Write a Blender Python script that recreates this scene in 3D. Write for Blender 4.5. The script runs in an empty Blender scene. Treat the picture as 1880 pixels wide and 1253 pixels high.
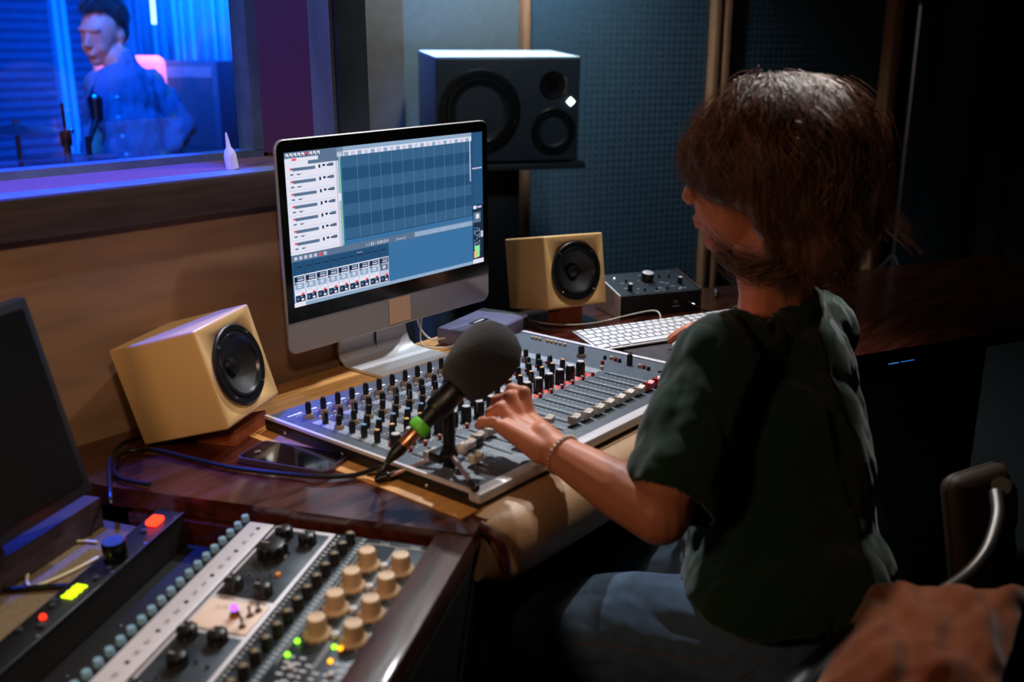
import bpy, bmesh, math, random
from mathutils import Vector, Matrix, noise, Quaternion
R = math.radians
V = Vector
random.seed(7)
SC = bpy.context.scene
COL = SC.collection

# ------------------------------------------------------------------ materials
def s2l(c):
    c = c / 255.0
    return c / 12.92 if c <= 0.04045 else ((c + 0.055) / 1.055) ** 2.4
def C(r, g, b): return (s2l(r), s2l(g), s2l(b), 1.0)

def mat(name, col, rough=0.5, metal=0.0, spec=0.5, coat=0.0, bump=0.0, bscale=200.0, var=0.0, vscale=8.0,
        emit=None, estr=0.0, sheen=0.0, sss=0.0, col2=None, stretch=(1, 1, 1), trans=0.0, alpha=1.0, rvar=0.0, detail=4.0):
    m = bpy.data.materials.new(name); m.use_nodes = True
    nt = m.node_tree; b = nt.nodes['Principled BSDF']
    b.inputs['Base Color'].default_value = col
    b.inputs['Roughness'].default_value = rough
    b.inputs['Metallic'].default_value = metal
    b.inputs['Specular IOR Level'].default_value = spec
    b.inputs['Coat Weight'].default_value = coat
    b.inputs['Coat Roughness'].default_value = 0.12
    b.inputs['Sheen Weight'].default_value = sheen
    b.inputs['Transmission Weight'].default_value = trans
    b.inputs['Alpha'].default_value = alpha
    if sss:
        b.inputs['Subsurface Weight'].default_value = sss
        b.inputs['Subsurface Radius'].default_value = (1.0, 0.35, 0.2)
        b.inputs['Subsurface Scale'].default_value = 0.008
    if emit:
        b.inputs['Emission Color'].default_value = emit
        b.inputs['Emission Strength'].default_value = estr
    tc = nt.nodes.new('ShaderNodeTexCoord'); mp = nt.nodes.new('ShaderNodeMapping')
    mp.inputs['Scale'].default_value = stretch
    nt.links.new(tc.outputs['Object'], mp.inputs['Vector'])
    if var or col2:
        n = nt.nodes.new('ShaderNodeTexNoise'); n.inputs['Scale'].default_value = vscale; n.inputs['Detail'].default_value = detail
        nt.links.new(mp.outputs[0], n.inputs['Vector'])
        mx = nt.nodes.new('ShaderNodeMix'); mx.data_type = 'RGBA'
        c2 = col2 if col2 else tuple(max(0, c * (1 - var)) for c in col[:3]) + (1,)
        mx.inputs[6].default_value = c2
        mx.inputs[7].default_value = col if col2 else tuple(min(1, c * (1 + var)) for c in col[:3]) + (1,)
        rp = nt.nodes.new('ShaderNodeMapRange')
        rp.inputs['From Min'].default_value = 0.35; rp.inputs['From Max'].default_value = 0.65
        nt.links.new(n.outputs['Fac'], rp.inputs['Value'])
        nt.links.new(rp.outputs['Result'], mx.inputs[0]); nt.links.new(mx.outputs[2], b.inputs['Base Color'])
        if rvar:
            r2 = nt.nodes.new('ShaderNodeMapRange')
            r2.inputs['To Min'].default_value = max(0.02, rough - rvar); r2.inputs['To Max'].default_value = rough + rvar
            r2.inputs['From Min'].default_value = 0.35; r2.inputs['From Max'].default_value = 0.65
            nt.links.new(n.outputs['Fac'], r2.inputs['Value']); nt.links.new(r2.outputs['Result'], b.inputs['Roughness'])
    if bump:
        n2 = nt.nodes.new('ShaderNodeTexNoise'); n2.inputs['Scale'].default_value = bscale; n2.inputs['Detail'].default_value = 3
        nt.links.new(mp.outputs[0], n2.inputs['Vector'])
        bp = nt.nodes.new('ShaderNodeBump'); bp.inputs['Strength'].default_value = bump; bp.inputs['Distance'].default_value = 0.004
        nt.links.new(n2.outputs['Fac'], bp.inputs['Height']); nt.links.new(bp.outputs['Normal'], b.inputs['Normal'])
    return m

def glow(name, col, strength=1.0):
    m = bpy.data.materials.new(name); m.use_nodes = True
    nt = m.node_tree; nt.nodes.clear()
    e = nt.nodes.new('ShaderNodeEmission'); o = nt.nodes.new('ShaderNodeOutputMaterial')
    e.inputs[0].default_value = col; e.inputs[1].default_value = strength
    nt.links.new(e.outputs[0], o.inputs[0]); return m

def glassmat(name, tint=(1, 1, 1, 1), rough=0.0):
    # clear pane: mostly transparent with a fresnel reflection
    m = bpy.data.materials.new(name); m.use_nodes = True
    nt = m.node_tree; nt.nodes.clear()
    o = nt.nodes.new('ShaderNodeOutputMaterial'); t = nt.nodes.new('ShaderNodeBsdfTransparent'); g = nt.nodes.new('ShaderNodeBsdfGlossy')
    mx = nt.nodes.new('ShaderNodeMixShader'); mx.inputs[0].default_value = 0.05; t.inputs[0].default_value = tint; g.inputs['Roughness'].default_value = rough
    nt.links.new(t.outputs[0], mx.inputs[1]); nt.links.new(g.outputs[0], mx.inputs[2])
    nt.links.new(mx.outputs[0], o.inputs[0]); return m

# ------------------------------------------------------------------ mesh builder
class MB:
    def __init__(s): s.bm = bmesh.new(); s.mi = 0
    def _fin(s, faces):
        for f in faces: f.material_index = s.mi
    def box(s, c, size, M=None, bev=0.0, seg=2):
        r = bmesh.ops.create_cube(s.bm, size=1.0)
        vs = r['verts']
        bmesh.ops.scale(s.bm, vec=V(size), verts=vs)
        fs = set(f for v in vs for f in v.link_faces)
        if bev:
            es = set(e for v in vs for e in v.link_edges)
            rr = bmesh.ops.bevel(s.bm, geom=list(es), offset=bev, segments=seg, profile=0.5, affect='EDGES')
            vs = list(set(v for f in rr['faces'] for v in f.verts) | set(v for v in vs if v.is_valid))
            fs = set(f for v in vs for f in v.link_faces)
        bmesh.ops.translate(s.bm, vec=V(c), verts=vs)
        if M is not None: bmesh.ops.transform(s.bm, matrix=M, verts=vs)
        s._fin(fs); return s
    def quad(s, pts):
        vs = [s.bm.verts.new(V(p)) for p in pts]; f = s.bm.faces.new(vs); f.material_index = s.mi; return s
    def prism(s, poly, z0, z1, M=None):
        a = [s.bm.verts.new(V((p[0], p[1], z0))) for p in poly]; b = [s.bm.verts.new(V((p[0], p[1], z1))) for p in poly]
        n = len(poly); fs = [s.bm.faces.new(b), s.bm.faces.new(a[::-1])]
        for i in range(n): fs.append(s.bm.faces.new([a[i], a[(i + 1) % n], b[(i + 1) % n], b[i]]))
        if M is not None: bmesh.ops.transform(s.bm, matrix=M, verts=a + b)
        s._fin(fs); return s
    def lathe(s, prof, n=24, M=None, close=True):
        rings = []; vs = []
        for r, z in prof:
            ring = [s.bm.verts.new(V((r * math.cos(2 * math.pi * k / n), r * math.sin(2 * math.pi * k / n), z))) for k in range(n)]
            rings.append(ring); vs += ring
        fs = []
        for a, b in zip(rings[:-1], rings[1:]):
            for k in range(n): fs.append(s.bm.faces.new([a[k], a[(k + 1) % n], b[(k + 1) % n], b[k]]))
        if close:
            fs.append(s.bm.faces.new(rings[0][::-1])); fs.append(s.bm.faces.new(rings[-1]))
        if M is not None: bmesh.ops.transform(s.bm, matrix=M, verts=vs)
        s._fin(fs); return s
    def tube(s, pts, r, n=10, smooth=4, cap=True):
        pts = [V(p) for p in pts]; rs = r if isinstance(r, (list, tuple)) else [r] * len(pts)
        if smooth > 1 and len(pts) > 2:
            P2 = []; R2 = []
            for i in range(len(pts) - 1):
                p0 = pts[max(i - 1, 0)]; p1 = pts[i]; p2 = pts[i + 1]; p3 = pts[min(i + 2, len(pts) - 1)]
                for k in range(smooth):
                    t = k / smooth
                    P2.append(0.5 * ((2 * p1) + (p2 - p0) * t + (2 * p0 - 5 * p1 + 4 * p2 - p3) * t * t + (3 * p1 - p0 - 3 * p2 + p3) * t ** 3))
                    R2.append(rs[i] * (1 - t) + rs[i + 1] * t)
            P2.append(pts[-1]); R2.append(rs[-1]); pts, rs = P2, R2
        rings = []; up = None
        for i, p in enumerate(pts):
            d = (pts[min(i + 1, len(pts) - 1)] - pts[max(i - 1, 0)])
            if d.length < 1e-9: d = V((0, 0, 1))
            d.normalize()
            if up is None:
                up = V((0, 0, 1)) if abs(d.z) < 0.9 else V((1, 0, 0))
            x = d.cross(up)
            if x.length < 1e-6: x = d.orthogonal()
            x.normalize(); y = d.cross(x).normalized(); up = -y
            rings.append([s.bm.verts.new(p + (x * math.cos(2 * math.pi * k / n) + y * math.sin(2 * math.pi * k / n)) * rs[i]) for k in range(n)])
        fs = []
        for a, b in zip(rings[:-1], rings[1:]):
            for k in range(n): fs.append(s.bm.faces.new([a[k], b[k], b[(k + 1) % n], a[(k + 1) % n]]))
        if cap: fs.append(s.bm.faces.new(rings[0])); fs.append(s.bm.faces.new(rings[-1][::-1]))
        s._fin(fs); return s
    def cyl(s, p0, p1, r0, r1=None, n=20):
        return s.tube([p0, p1], [r0, r0 if r1 is None else r1], n=n, smooth=1)
    def ball(s, c, r, sc=(1, 1, 1), u=20, v=14, M=None):
        rr = bmesh.ops.create_uvsphere(s.bm, u_segments=u, v_segments=v, radius=r)
        vs = rr['verts']; bmesh.ops.scale(s.bm, vec=V(sc), verts=vs)
        if M is not None: bmesh.ops.transform(s.bm, matrix=M, verts=vs)
        bmesh.ops.translate(s.bm, vec=V(c), verts=vs)
        s._fin(set(f for q in vs for f in q.link_faces)); return s
    def cap(s, a, b, ra, rb, n=14):
        a = V(a); b = V(b); s.ball(a, ra, u=n, v=10); s.ball(b, rb, u=n, v=10); s.cyl(a, b, ra, rb, n=n); return s
    def build(s, name, m, parent=None, M=None, smooth=35):
        bmesh.ops.recalc_face_normals(s.bm, faces=s.bm.faces)
        me = bpy.data.meshes.new(name); s.bm.to_mesh(me); s.bm.free()
        for x in (m if isinstance(m, (list, tuple)) else [m]): me.materials.append(x)
        if smooth:
            me.shade_smooth()
            try: me.set_sharp_from_angle(angle=R(smooth))
            except Exception: pass
        o = bpy.data.objects.new(name, me); COL.objects.link(o)
        if parent is not None: o.parent = parent
        if M is not None: o.matrix_local = M
        return o

def tag(o, label=None, cat=None, group=None, kind=None):
    if label: o['label'] = label
    if cat: o['category'] = cat
    if group: o['group'] = group
    if kind: o['kind'] = kind
    return o
def struct(name, mb, m, **k):
    o = mb.build(name, m, **k); o['kind'] = 'structure'; return o
def thing(name, label, cat, loc=(0, 0, 0), rot=None, group=None):
    o = bpy.data.objects.new(name, None); COL.objects.link(o); o.empty_display_size = 0.05
    T = Matrix.Translation(V(loc))
    if rot is not None: T = T @ (rot.to_4x4() if not isinstance(rot, (float, int)) else Matrix.Rotation(rot, 4, 'Z'))
    o.matrix_world = T; o['label'] = label; o['category'] = cat
    if group: o['group'] = group
    return o
def eul(yaw, pitch, roll):
    return Matrix.Rotation(R(yaw), 4, 'Z') @ Matrix.Rotation(R(pitch), 4, 'X') @ Matrix.Rotation(R(roll), 4, 'Y')
def T(x, y, z): return Matrix.Translation(V((x, y, z)))
def dup(o, parent=None, loc=None):
    c = o.copy(); COL.objects.link(c); c.parent = parent
    if loc is not None: c.location = loc
    for ch in list(o.children): dup(ch, c)
    return c
def remesh(mb, voxel, smooth_it=6, fac=0.5):
    """union of overlapping shapes -> one continuous skin"""
    me = bpy.data.meshes.new('tmp'); mb.bm.to_mesh(me); mb.bm.free()
    o = bpy.data.objects.new('tmp', me); COL.objects.link(o)
    md = o.modifiers.new('r', 'REMESH'); md.mode = 'VOXEL'; md.voxel_size = voxel
    ms = o.modifiers.new('s', 'SMOOTH'); ms.iterations = smooth_it; ms.factor = fac
    dg = bpy.context.evaluated_depsgraph_get(); dg.update()
    out = bpy.data.meshes.new_from_object(o.evaluated_get(dg))
    bpy.data.objects.remove(o); bpy.data.meshes.remove(me)
    b = MB(); b.bm.from_mesh(out); bpy.data.meshes.remove(out); return b
def text_mesh(mb, txt, size, M, mi=0, depth=0.0):
    cu = bpy.data.curves.new('t', 'FONT'); cu.body = txt; cu.size = size; cu.align_x = 'LEFT'; cu.extrude = depth
    o = bpy.data.objects.new('t', cu); COL.objects.link(o)
    dg = bpy.context.evaluated_depsgraph_get(); dg.update()
    me = bpy.data.meshes.new_from_object(o.evaluated_get(dg))
    bpy.data.objects.remove(o); bpy.data.curves.remove(cu)
    me.transform(M)
    n0 = len(mb.bm.faces); mb.bm.from_mesh(me); mb.bm.faces.ensure_lookup_table()
    for f in mb.bm.faces[n0:]: f.material_index = mi
    bpy.data.meshes.remove(me)

# ------------------------------------------------------------------ camera
EYE = V((0, 0, 1.355)); PIT = R(16.2); YAW = R(39.7); FPX = 1828.0
FWD = V((math.cos(PIT) * math.cos(YAW), math.cos(PIT) * math.sin(YAW), -math.sin(PIT)))
RGT = V((math.sin(YAW), -math.cos(YAW), 0)); UPV = RGT.cross(FWD)
def ray(u, v): return FWD + RGT * ((u - 940) / FPX) + UPV * ((626.5 - v) / FPX)
def at(u, v, d): return EYE + ray(u, v) * d            # point seen at (u,v), d metres deep
def onz(u, v, z):
    d = ray(u, v); return EYE + d * ((z - EYE.z) / d.z)
def ony(u, v, y):
    d = ray(u, v); return EYE + d * (y / d.y)
cam_d = bpy.data.cameras.new('camera'); cam = bpy.data.objects.new('camera', cam_d); COL.objects.link(cam)
cam_d.sensor_width = 36; cam_d.lens = FPX / 1880 * 36; cam_d.clip_start = 0.02
Mc = Matrix((RGT, UPV, -FWD)).transposed().to_4x4(); Mc.translation = EYE; cam.matrix_world = Mc
SC.camera = cam
cam_d.dof.use_dof = True; cam_d.dof.focus_distance = 1.88; cam_d.dof.aperture_fstop = 2.8
SC.view_settings.view_transform = 'Standard'; SC.view_settings.look = 'None'; SC.view_settings.gamma = 1.0
SC.view_settings.exposure = 0.0; SC.view_settings.use_curve_mapping = False
SC.cycles.use_denoising = True
SC.cycles.max_bounces = 8; SC.cycles.transparent_max_bounces = 12; SC.cycles.caustics_reflective = False; SC.cycles.caustics_refractive = False
SC.cycles.sample_clamp_indirect = 4.0
w = bpy.data.worlds.new('world'); SC.world = w; w.use_nodes = True
w.node_tree.nodes['Background'].inputs[0].default_value = (0.25, 0.35, 0.5, 1); w.node_tree.nodes['Background'].inputs[1].default_value = 0.011

def area(name, loc, aim, size, col, power, sy=None, spread=None):
    l = bpy.data.lights.new(name, 'AREA'); l.size = size; l.color = col; l.energy = power
    if sy: l.shape = 'RECTANGLE'; l.size_y = sy
    if spread: l.spread = R(spread)
    o = bpy.data.objects.new(name, l); COL.objects.link(o); o.location = loc
    o.rotation_euler = (V(aim) - V(loc)).to_track_quat('-Z', 'Y').to_euler(); return o
def spot(name, loc, aim, col, power, ang=60, blend=0.5, rad=0.03):
    l = bpy.data.lights.new(name, 'SPOT'); l.color = col; l.energy = power; l.spot_size = R(ang); l.spot_blend = blend; l.shadow_soft_size = rad
    o = bpy.data.objects.new(name, l); COL.objects.link(o); o.location = loc
    o.rotation_euler = (V(aim) - V(loc)).to_track_quat('-Z', 'Y').to_euler(); return o
# ================================================================== MATERIALS
M_panel = mat('wood_panelling', C(134, 104, 80), 0.62, var=0.13, vscale=6, stretch=(1, 1, 5), bump=0.15, bscale=260, rvar=0.06)
M_dark = mat('dark_stained_wood', C(58, 46, 44), 0.5, var=0.3, vscale=14, stretch=(0.6, 6, 6), bump=0.1, bscale=60)
M_casing = mat('dark_casing_paint', C(42, 54, 66), 0.5, var=0.15, vscale=20)
M_greyjamb = mat('grey_painted_wood', C(120, 135, 160), 0.5, var=0.15, vscale=24, stretch=(1, 1, .2))
M_purple = mat('purple_fabric', C(104, 30, 86), 0.95, var=0.15, vscale=300, sheen=0.3)
M_carpet = mat('dark_carpet', C(52, 48, 44), 0.98, var=0.4, vscale=400, bump=0.5, bscale=500)
M_carpet2 = mat('brown_carpet', C(112, 94, 70), 0.98, var=0.3, vscale=300, bump=0.5, bscale=400)
M_ceiling = mat('black_ceiling', C(24, 26, 30), 0.9)
M_foam = mat('charcoal_acoustic_foam', C(58, 76, 90), 0.97, var=0.12, vscale=60)
M_greywall = mat('grey_fabric_wall', C(92, 96, 100), 0.95, var=0.06, vscale=40)
M_brownwall = mat('brown_fabric_wall', C(86, 70, 60), 0.9, var=0.08, vscale=30)
M_batten = mat('pine_batten', C(176, 118, 84), 0.55, var=0.15, vscale=20, stretch=(6, 6, .5))
M_booth = mat('booth_foam', C(58, 66, 96), 0.95, var=0.1, vscale=40)
M_curtain = mat('pale_curtain', C(110, 140, 180), 0.6, sheen=0.2)
M_desk = mat('red_brown_varnished_wood', C(66, 25, 14), 0.28, coat=.8, var=0.35, vscale=9, stretch=(.8, 6, 6), bump=0.06, bscale=40, rvar=0.08)
M_birch = mat('light_birch_board', C(216, 158, 94), 0.42, var=0.14, vscale=7, stretch=(.7, 9, 4), bump=0.04)
M_leather = mat('beige_leather', C(186, 148, 112), 0.42, var=0.07, vscale=9, bump=0.18, bscale=300)
M_black = mat('matt_black_plastic', C(18, 18, 20), 0.45)
M_blackg = mat('glossy_black_plastic', C(10, 11, 13), 0.18)
M_steel = mat('brushed_steel', C(170, 172, 178), 0.3, metal=1.0)
M_chrome = mat('chrome', C(220, 222, 226), 0.12, metal=1.0)
M_void = mat('black_cabinet', C(12, 11, 12), 0.7)

# ================================================================== ROOM SHELL
WY = 1.487
struct('floor', MB().box((1.0, 1.6, -0.05), (9, 9.6, 0.1)), M_carpet)
struct('ceiling', MB().box((1.0, 1.6, 2.85), (9, 9.6, 0.1)), M_ceiling)
m = MB()
m.box((-0.935, WY + .15, 0.55), (4.53, 0.30, 1.10)); m.box((-0.935, WY + .15, 2.6), (4.53, 0.30, 0.40))
m.box((-2.2, WY + .15, 1.75), (2.0, 0.30, 1.3)); m.box((1.2975, WY + .15, 1.75), (0.065, 0.30, 1.3))
struct('wall_left', m, M_panel)
struct('trim_1', MB().box((-.6, WY - .004, 1.121), (3.86, 0.045, 0.062), bev=.003), M_dark)
struct('trim_2', MB().box((1.2955, WY - .002, 1.976), (0.073, 0.05, 1.648), bev=.003), M_casing)
# the window: ledge and jamb layers, frame, pane
wf = MB()
wf.box((0.03, 1.715, 1.158), (2.44, .05, .016)).box((1.240, 1.715, 1.76), (.026, .05, 1.19)).box((.03, 1.715, 2.38), (2.44, .05, .03)).box((-1.185, 1.715, 1.76), (.03, .05, 1.19))
M_wfr = mat('window_frame_paint', C(105, 135, 170), .4, var=.12, vscale=30)
win = struct('window_1', wf, M_wfr)
MB().box((0.03, 1.500, 1.149), (2.46, .060, .008)).box((1.254, 1.500, 1.76), (.008, .060, 1.2)).build('window_ledge', M_greyjamb, win)
MB().box((0.03, 1.610, 1.148), (2.46, .160, .008)).box((1.255, 1.610, 1.76), (.008, .160, 1.2)).build('purple_lining', M_purple, win)
MB().box((0.03, 1.725, 1.76), (2.43, .006, 1.2)).build('pane', glassmat('window_glass', (.93, .96, 1, 1)), win)
# splayed partition behind the window wall, and the rear wall
struct('wall_partition', MB().prism([(1.332, WY - .02), (1.332, 1.79), (4.0, 5.05), (4.2, 4.63)], 0, 2.8), M_brownwall)
NW = V((math.cos(R(65)), math.sin(R(65)), 0)); DW = 3.62
WALLM = Matrix.Translation(NW * DW) @ Matrix.Rotation(R(-25), 4, 'Z')   # x runs along the rear wall, y into it
WALLI = WALLM.inverted()
def onwall(u, v, off=0.0):
    d = ray(u, v); t = (DW - off - EYE.dot(NW)) / d.dot(NW); return WALLI @ (EYE + d * t)
xs = {u: onwall(u, 250).x for u in (668, 742, 955, 968, 1294, 1306, 1312, 1326, 1617, 1634, 1880)}
struct('trim_3', MB().box(((xs[668] - .25 + xs[742]) / 2, .0, 1.4), (xs[742] - xs[668] + .25, .05, 2.8)), M_brownwall, M=WALLM)
struct('wall_rear', MB().box(((xs[668] - .25 + 3.6) / 2, .07, 1.4), (3.85 - xs[668], .1, 2.8)), M_greywall, M=WALLM)
def batten(n, x, w, d=.05, z0=0.0, z1=2.8, mm=M_batten):
    return struct('trim_%d' % n, MB().box((x, -.0 - d / 2 + .02, (z0 + z1) / 2), (w, d, z1 - z0), bev=.002), mm, M=WALLM)
batten(4, (xs[955] + xs[968]) / 2, .026); batten(5, (xs[1294] + xs[1306]) / 2 , .028); batten(6, (xs[1312] + xs[1326]) / 2 , .028)
def foam(x0, x1, z0, z1, label, p=.028):
    nx = max(1, round((x1 - x0) / p)); nz = round((z1 - z0) / p); m = MB(); bm = m.bm
    vv = {}
    for i in range(nx * 2 + 1):
        for j in range(nz * 2 + 1):
            y = -.009 if (i % 2 and j % 2) else (-.0045 if (i % 2 or j % 2) else 0.0)
            vv[i, j] = bm.verts.new(V((x0 + (x1 - x0) * i / (2 * nx), y, z0 + (z1 - z0) * j / (2 * nz))))
    for i in range(nx * 2):
        for j in range(nz * 2):
            bm.faces.new([vv[i, j], vv[i + 1, j], vv[i + 1, j + 1], vv[i, j + 1]])
    bmesh.ops.translate(bm, vec=(0, .018, 0), verts=bm.verts[:])
    o = m.build('acoustic_foam_panel', M_foam, M=WALLM, smooth=60); tag(o, label, 'acoustic foam', 'foam panels between the wall battens'); return o
foam(xs[968] - .005, xs[1294] + .004, .1, 2.6, 'dark egg-crate acoustic foam panel lit at the top, behind the big horizontal loudspeaker')
foam(xs[1326] - .005, xs[1617] + .03, .1, 2.6, "dark egg-crate acoustic foam panel behind the woman's head, left of the leaning timber post")
foam(xs[1634] + .12, xs[1880] + .2, .1, 2.6, 'nearly black egg-crate acoustic foam panel at the far right of the room')
struct('wall_right', MB().box((5.45, -.2, 1.4), (.1, 5.0, 2.8)), M_ceiling)
# timber post, seen from the room, and the tube stand beside it
p0 = onwall(1600, 495, .16); p1 = onwall(1646, 5, .16)
post = MB(); post.box((0, 0, 1.36), (.055, .06, 2.70), bev=.002)
xc = (p0.x + p1.x) / 2 + .01
tag(post.build('timber_post', M_batten, M=WALLM @ T(xc, -.14, .02)), 'upright pine timber post just right of the seated woman, in front of the dark foam', 'post')
pz = onwall(1665, 250, .25)
ps = thing('lighting_pole', 'thin grey telescopic pole standing right of the pine post', 'pole', WALLM @ V((pz.x, -.25, 0)), R(-25))
MB().cyl((0, 0, .02), (0, 0, 1.62), .014).build('lower_tube', M_steel, ps)
MB().cyl((0, 0, 1.6), (0, 0, 2.5), .010).build('upper_tube', M_steel, ps)
MB().cyl((0, 0, 1.55), (0, 0, 1.62), .022).cyl((0, 0, 1.585), (.045, -.02, 1.585), .007).build('collar', M_black, ps)
b = MB()
for k in range(3):
    a = k * 2.09 + .4; b.cyl((0, 0, .45), (.35 * math.cos(a), .35 * math.sin(a), .012), .010)
b.build('tripod_base', M_black, ps)

# ================================================================== BOOTH
struct('wall_booth', MB().box((1.3, 5.55, 1.4), (6.5, .1, 2.8)), M_booth)
struct('wall_booth_left', MB().box((-1.6, 3.67, 1.4), (.1, 3.7, 2.8)), M_booth)
def boothfoam(x0, x1, z0, z1, label):
    m = MB(); bm = m.bm; n = int((z1 - z0) / .05); 
    prof = []
    for j in range(n * 2 + 1): prof.append((-.012 if j % 2 else 0, z0 + (z1 - z0) * j / (2 * n)))
    a = [bm.verts.new((x0, 5.49 + y, z)) for y, z in prof]; c = [bm.verts.new((x1, 5.49 + y, z)) for y, z in prof]
    for i in range(len(a) - 1): bm.faces.new([a[i], c[i], c[i + 1], a[i + 1]])
    tag(m.build('ridged_foam_panel', M_booth, smooth=0), label, 'acoustic foam', 'ridged foam panels in the booth')
bx = [at(u, 60, 1).x / at(u, 60, 1).y * 5.49 for u in (-300, 98, 120, 236, 262)]
boothfoam(bx[0], bx[1], .6, 2.7, 'ridged foam panel left of the uprights on the booth wall')
boothfoam(bx[2], bx[3], .6, 2.7, 'ridged foam panel behind the man in the booth')
M_bb = mat('booth_batten', C(150, 165, 190), .5)
for i, (u, w_) in enumerate(((101, .03), (116, .03), (238, .02), (248, .05))):
    x = at(u, 60, 1).x / at(u, 60, 1).y * 5.46
    struct('trim_%d' % (10 + i), MB().box((x, 5.46, 1.5), (w_, .06, 2.4)), M_bb)
# curtain
cu = MB(); bm = cu.bm
c0 = at(258, 100, 5.35); c1 = at(560, 100, 4.35); N = 160; prev = None
for i in range(N + 1):
    t = i / N; x = c0.x + (c1.x - c0.x) * t; y = c0.y + (c1.y - c0.y) * t
    o_ = .045 * math.sin(t * 38 + 1.3 * math.sin(t * 9)) + .02 * math.sin(t * 97)
    a = bm.verts.new((x + o_ * .5, y + o_, .55)); c = bm.verts.new((x + o_ * .4, y + o_ * .8, 2.7))
    if prev: bm.faces.new([prev[0], a, c, prev[1]])
    prev = (a, c)
o = cu.build('booth_curtain', M_curtain, smooth=80); md = o.modifiers.new('s', 'SOLIDIFY'); md.thickness = .004
tag(o, 'bright blue-lit pleated curtain at the right of the booth window', 'curtain')

# ================================================================== DESK
O2 = V((.906, .805)); E1 = V((math.cos(R(24)), math.sin(R(24)))); E2 = V((-E1.y, E1.x)); DZ = .75
def P(s, t): q = O2 + E1 * s + E2 * t; return (q.x, q.y)
desk = thing('studio_desk', 'red-brown wooden control desk with two splayed wings under the mixing console', 'desk', (1.2, 1.1, 0))
DI = desk.matrix_world.inverted()
poly = [P(-.036, .0), (O2.x, O2.y), (1.62, .80), (1.62, .876), (3.0, .233), (3.28, .81), (1.85, 1.478), (.60, 1.478), P(-.036, .565)]
MB().prism(poly, .72, .75).build('desktop', M_desk, desk, DI)
MB().box((1.262, 1.154, .7505), (.734, .644, .003), bev=.0008).build('inlay_board', M_birch, desk, DI)
WING = Matrix.Translation((O2.x, O2.y, .75)) @ Matrix.Rotation(R(24), 4, 'Z') @ Matrix.Rotation(R(-4.4), 4, 'Y')   # x=s, y=t
def wing(n, m_, mm): return m_.build(n, mm, desk, DI @ WING)
wing('side_rail', MB().box((-.372, .025, -.02), (.672, .05, .04), bev=.0025), mat('worn_rail_wood', C(60, 26, 16), .48, coat=.15, var=.35, vscale=9, stretch=(.8, 6, 6), bump=.08, bscale=60, rvar=.1))
wing('side_panel', MB().box((-.372, .010, -.19), (.66, .02, .30)), M_void)
wing('rack_floor', MB().box((-.372, .265, -.137), (.66, .48, .012)), M_void)
wing('rack_end_wall', MB().box((-.042, .27, -.085), (.012, .50, .11)), M_desk)
wing('side_panel', MB().box((-.70, .265, -.075), (.012, .48, .12)), M_void)
# ledge behind the rack, carrying the big monitor
MB().prism([P(-.062, .550), P(-.062, .62), P(-.62, .62), P(-.62, .550)], .7005, .745).build('rear_ledge', M_dark, desk, DI)
# rolled armrest
pr_ = []
for k in range(15):
    a = R(95) + R(200) * k / 14; pr_.append((.806 + .052 * math.cos(a) * .95, (.703 + .053 * math.sin(a))))
pr_ = [(.829, .7560)] + pr_ + [(.829, .652)]
a_ = MB(); bm = a_.bm; rings = []
for i in range(25):
    x = .905 + .72 * i / 24; k = 1 - .55 * max(0, (1 - i / 1.5)) ** 2 if i < 2 else 1
    rings.append([bm.verts.new((x, .826 + (y - .826) * k, .70 + (z - .70) * (k * .3 + .7))) for y, z in pr_])
for a, c in zip(rings[:-1], rings[1:]):
    for q in range(len(a) - 1): bm.faces.new([a[q], c[q], c[q + 1], a[q + 1]])
bm.faces.new(rings[0]); bm.faces.new(rings[-1][::-1])
a_.build('padded_armrest', M_leather, desk, DI)
MB().tube([(.898, .80, .752), (.902, .772, .735), (.904, .760, .70), (.908, .775, .66)], [.006, .007, .007, .004], n=10).build('armrest_end_cap', M_desk, desk, DI)
# supports
MB().box((1.262, 1.46, .36), (1.30, .02, .72)).build('back_panel', M_void, desk, DI)
MB().box((.93, 1.15, .35), (.03, .58, .70)).build('support_panel', M_void, desk, DI)
MB().box((1.60, 1.18, .35), (.03, .58, .70)).build('support_panel', M_void, desk, DI)
MB().box((0, 0, .35), (.03, .52, .70), M=T(2.55, .82, 0) @ Matrix.Rotation(R(-25), 4, 'Z')).build('support_panel', M_void, desk, DI)
MB().prism([P(-.06, .03), P(-.06, .52), P(-.09, .52), P(-.09, .03)], 0, .50).build('support_panel', M_void, desk, DI)
MB().prism([P(-.66, .03), P(-.66, .52), P(-.69, .52), P(-.69, .03)], 0, .44).build('support_panel', M_void, desk, DI)
# carpeted step behind the wing
tag(MB().prism([P(-.054, .472), (.578, 1.472), (-.42, 1.472), P(-.85, .472)], 0, .70).build('carpeted_plinth', M_carpet2, smooth=0), 'brown carpeted plinth against the panelling at the far left, under the switched-off screen', 'plinth')
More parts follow.
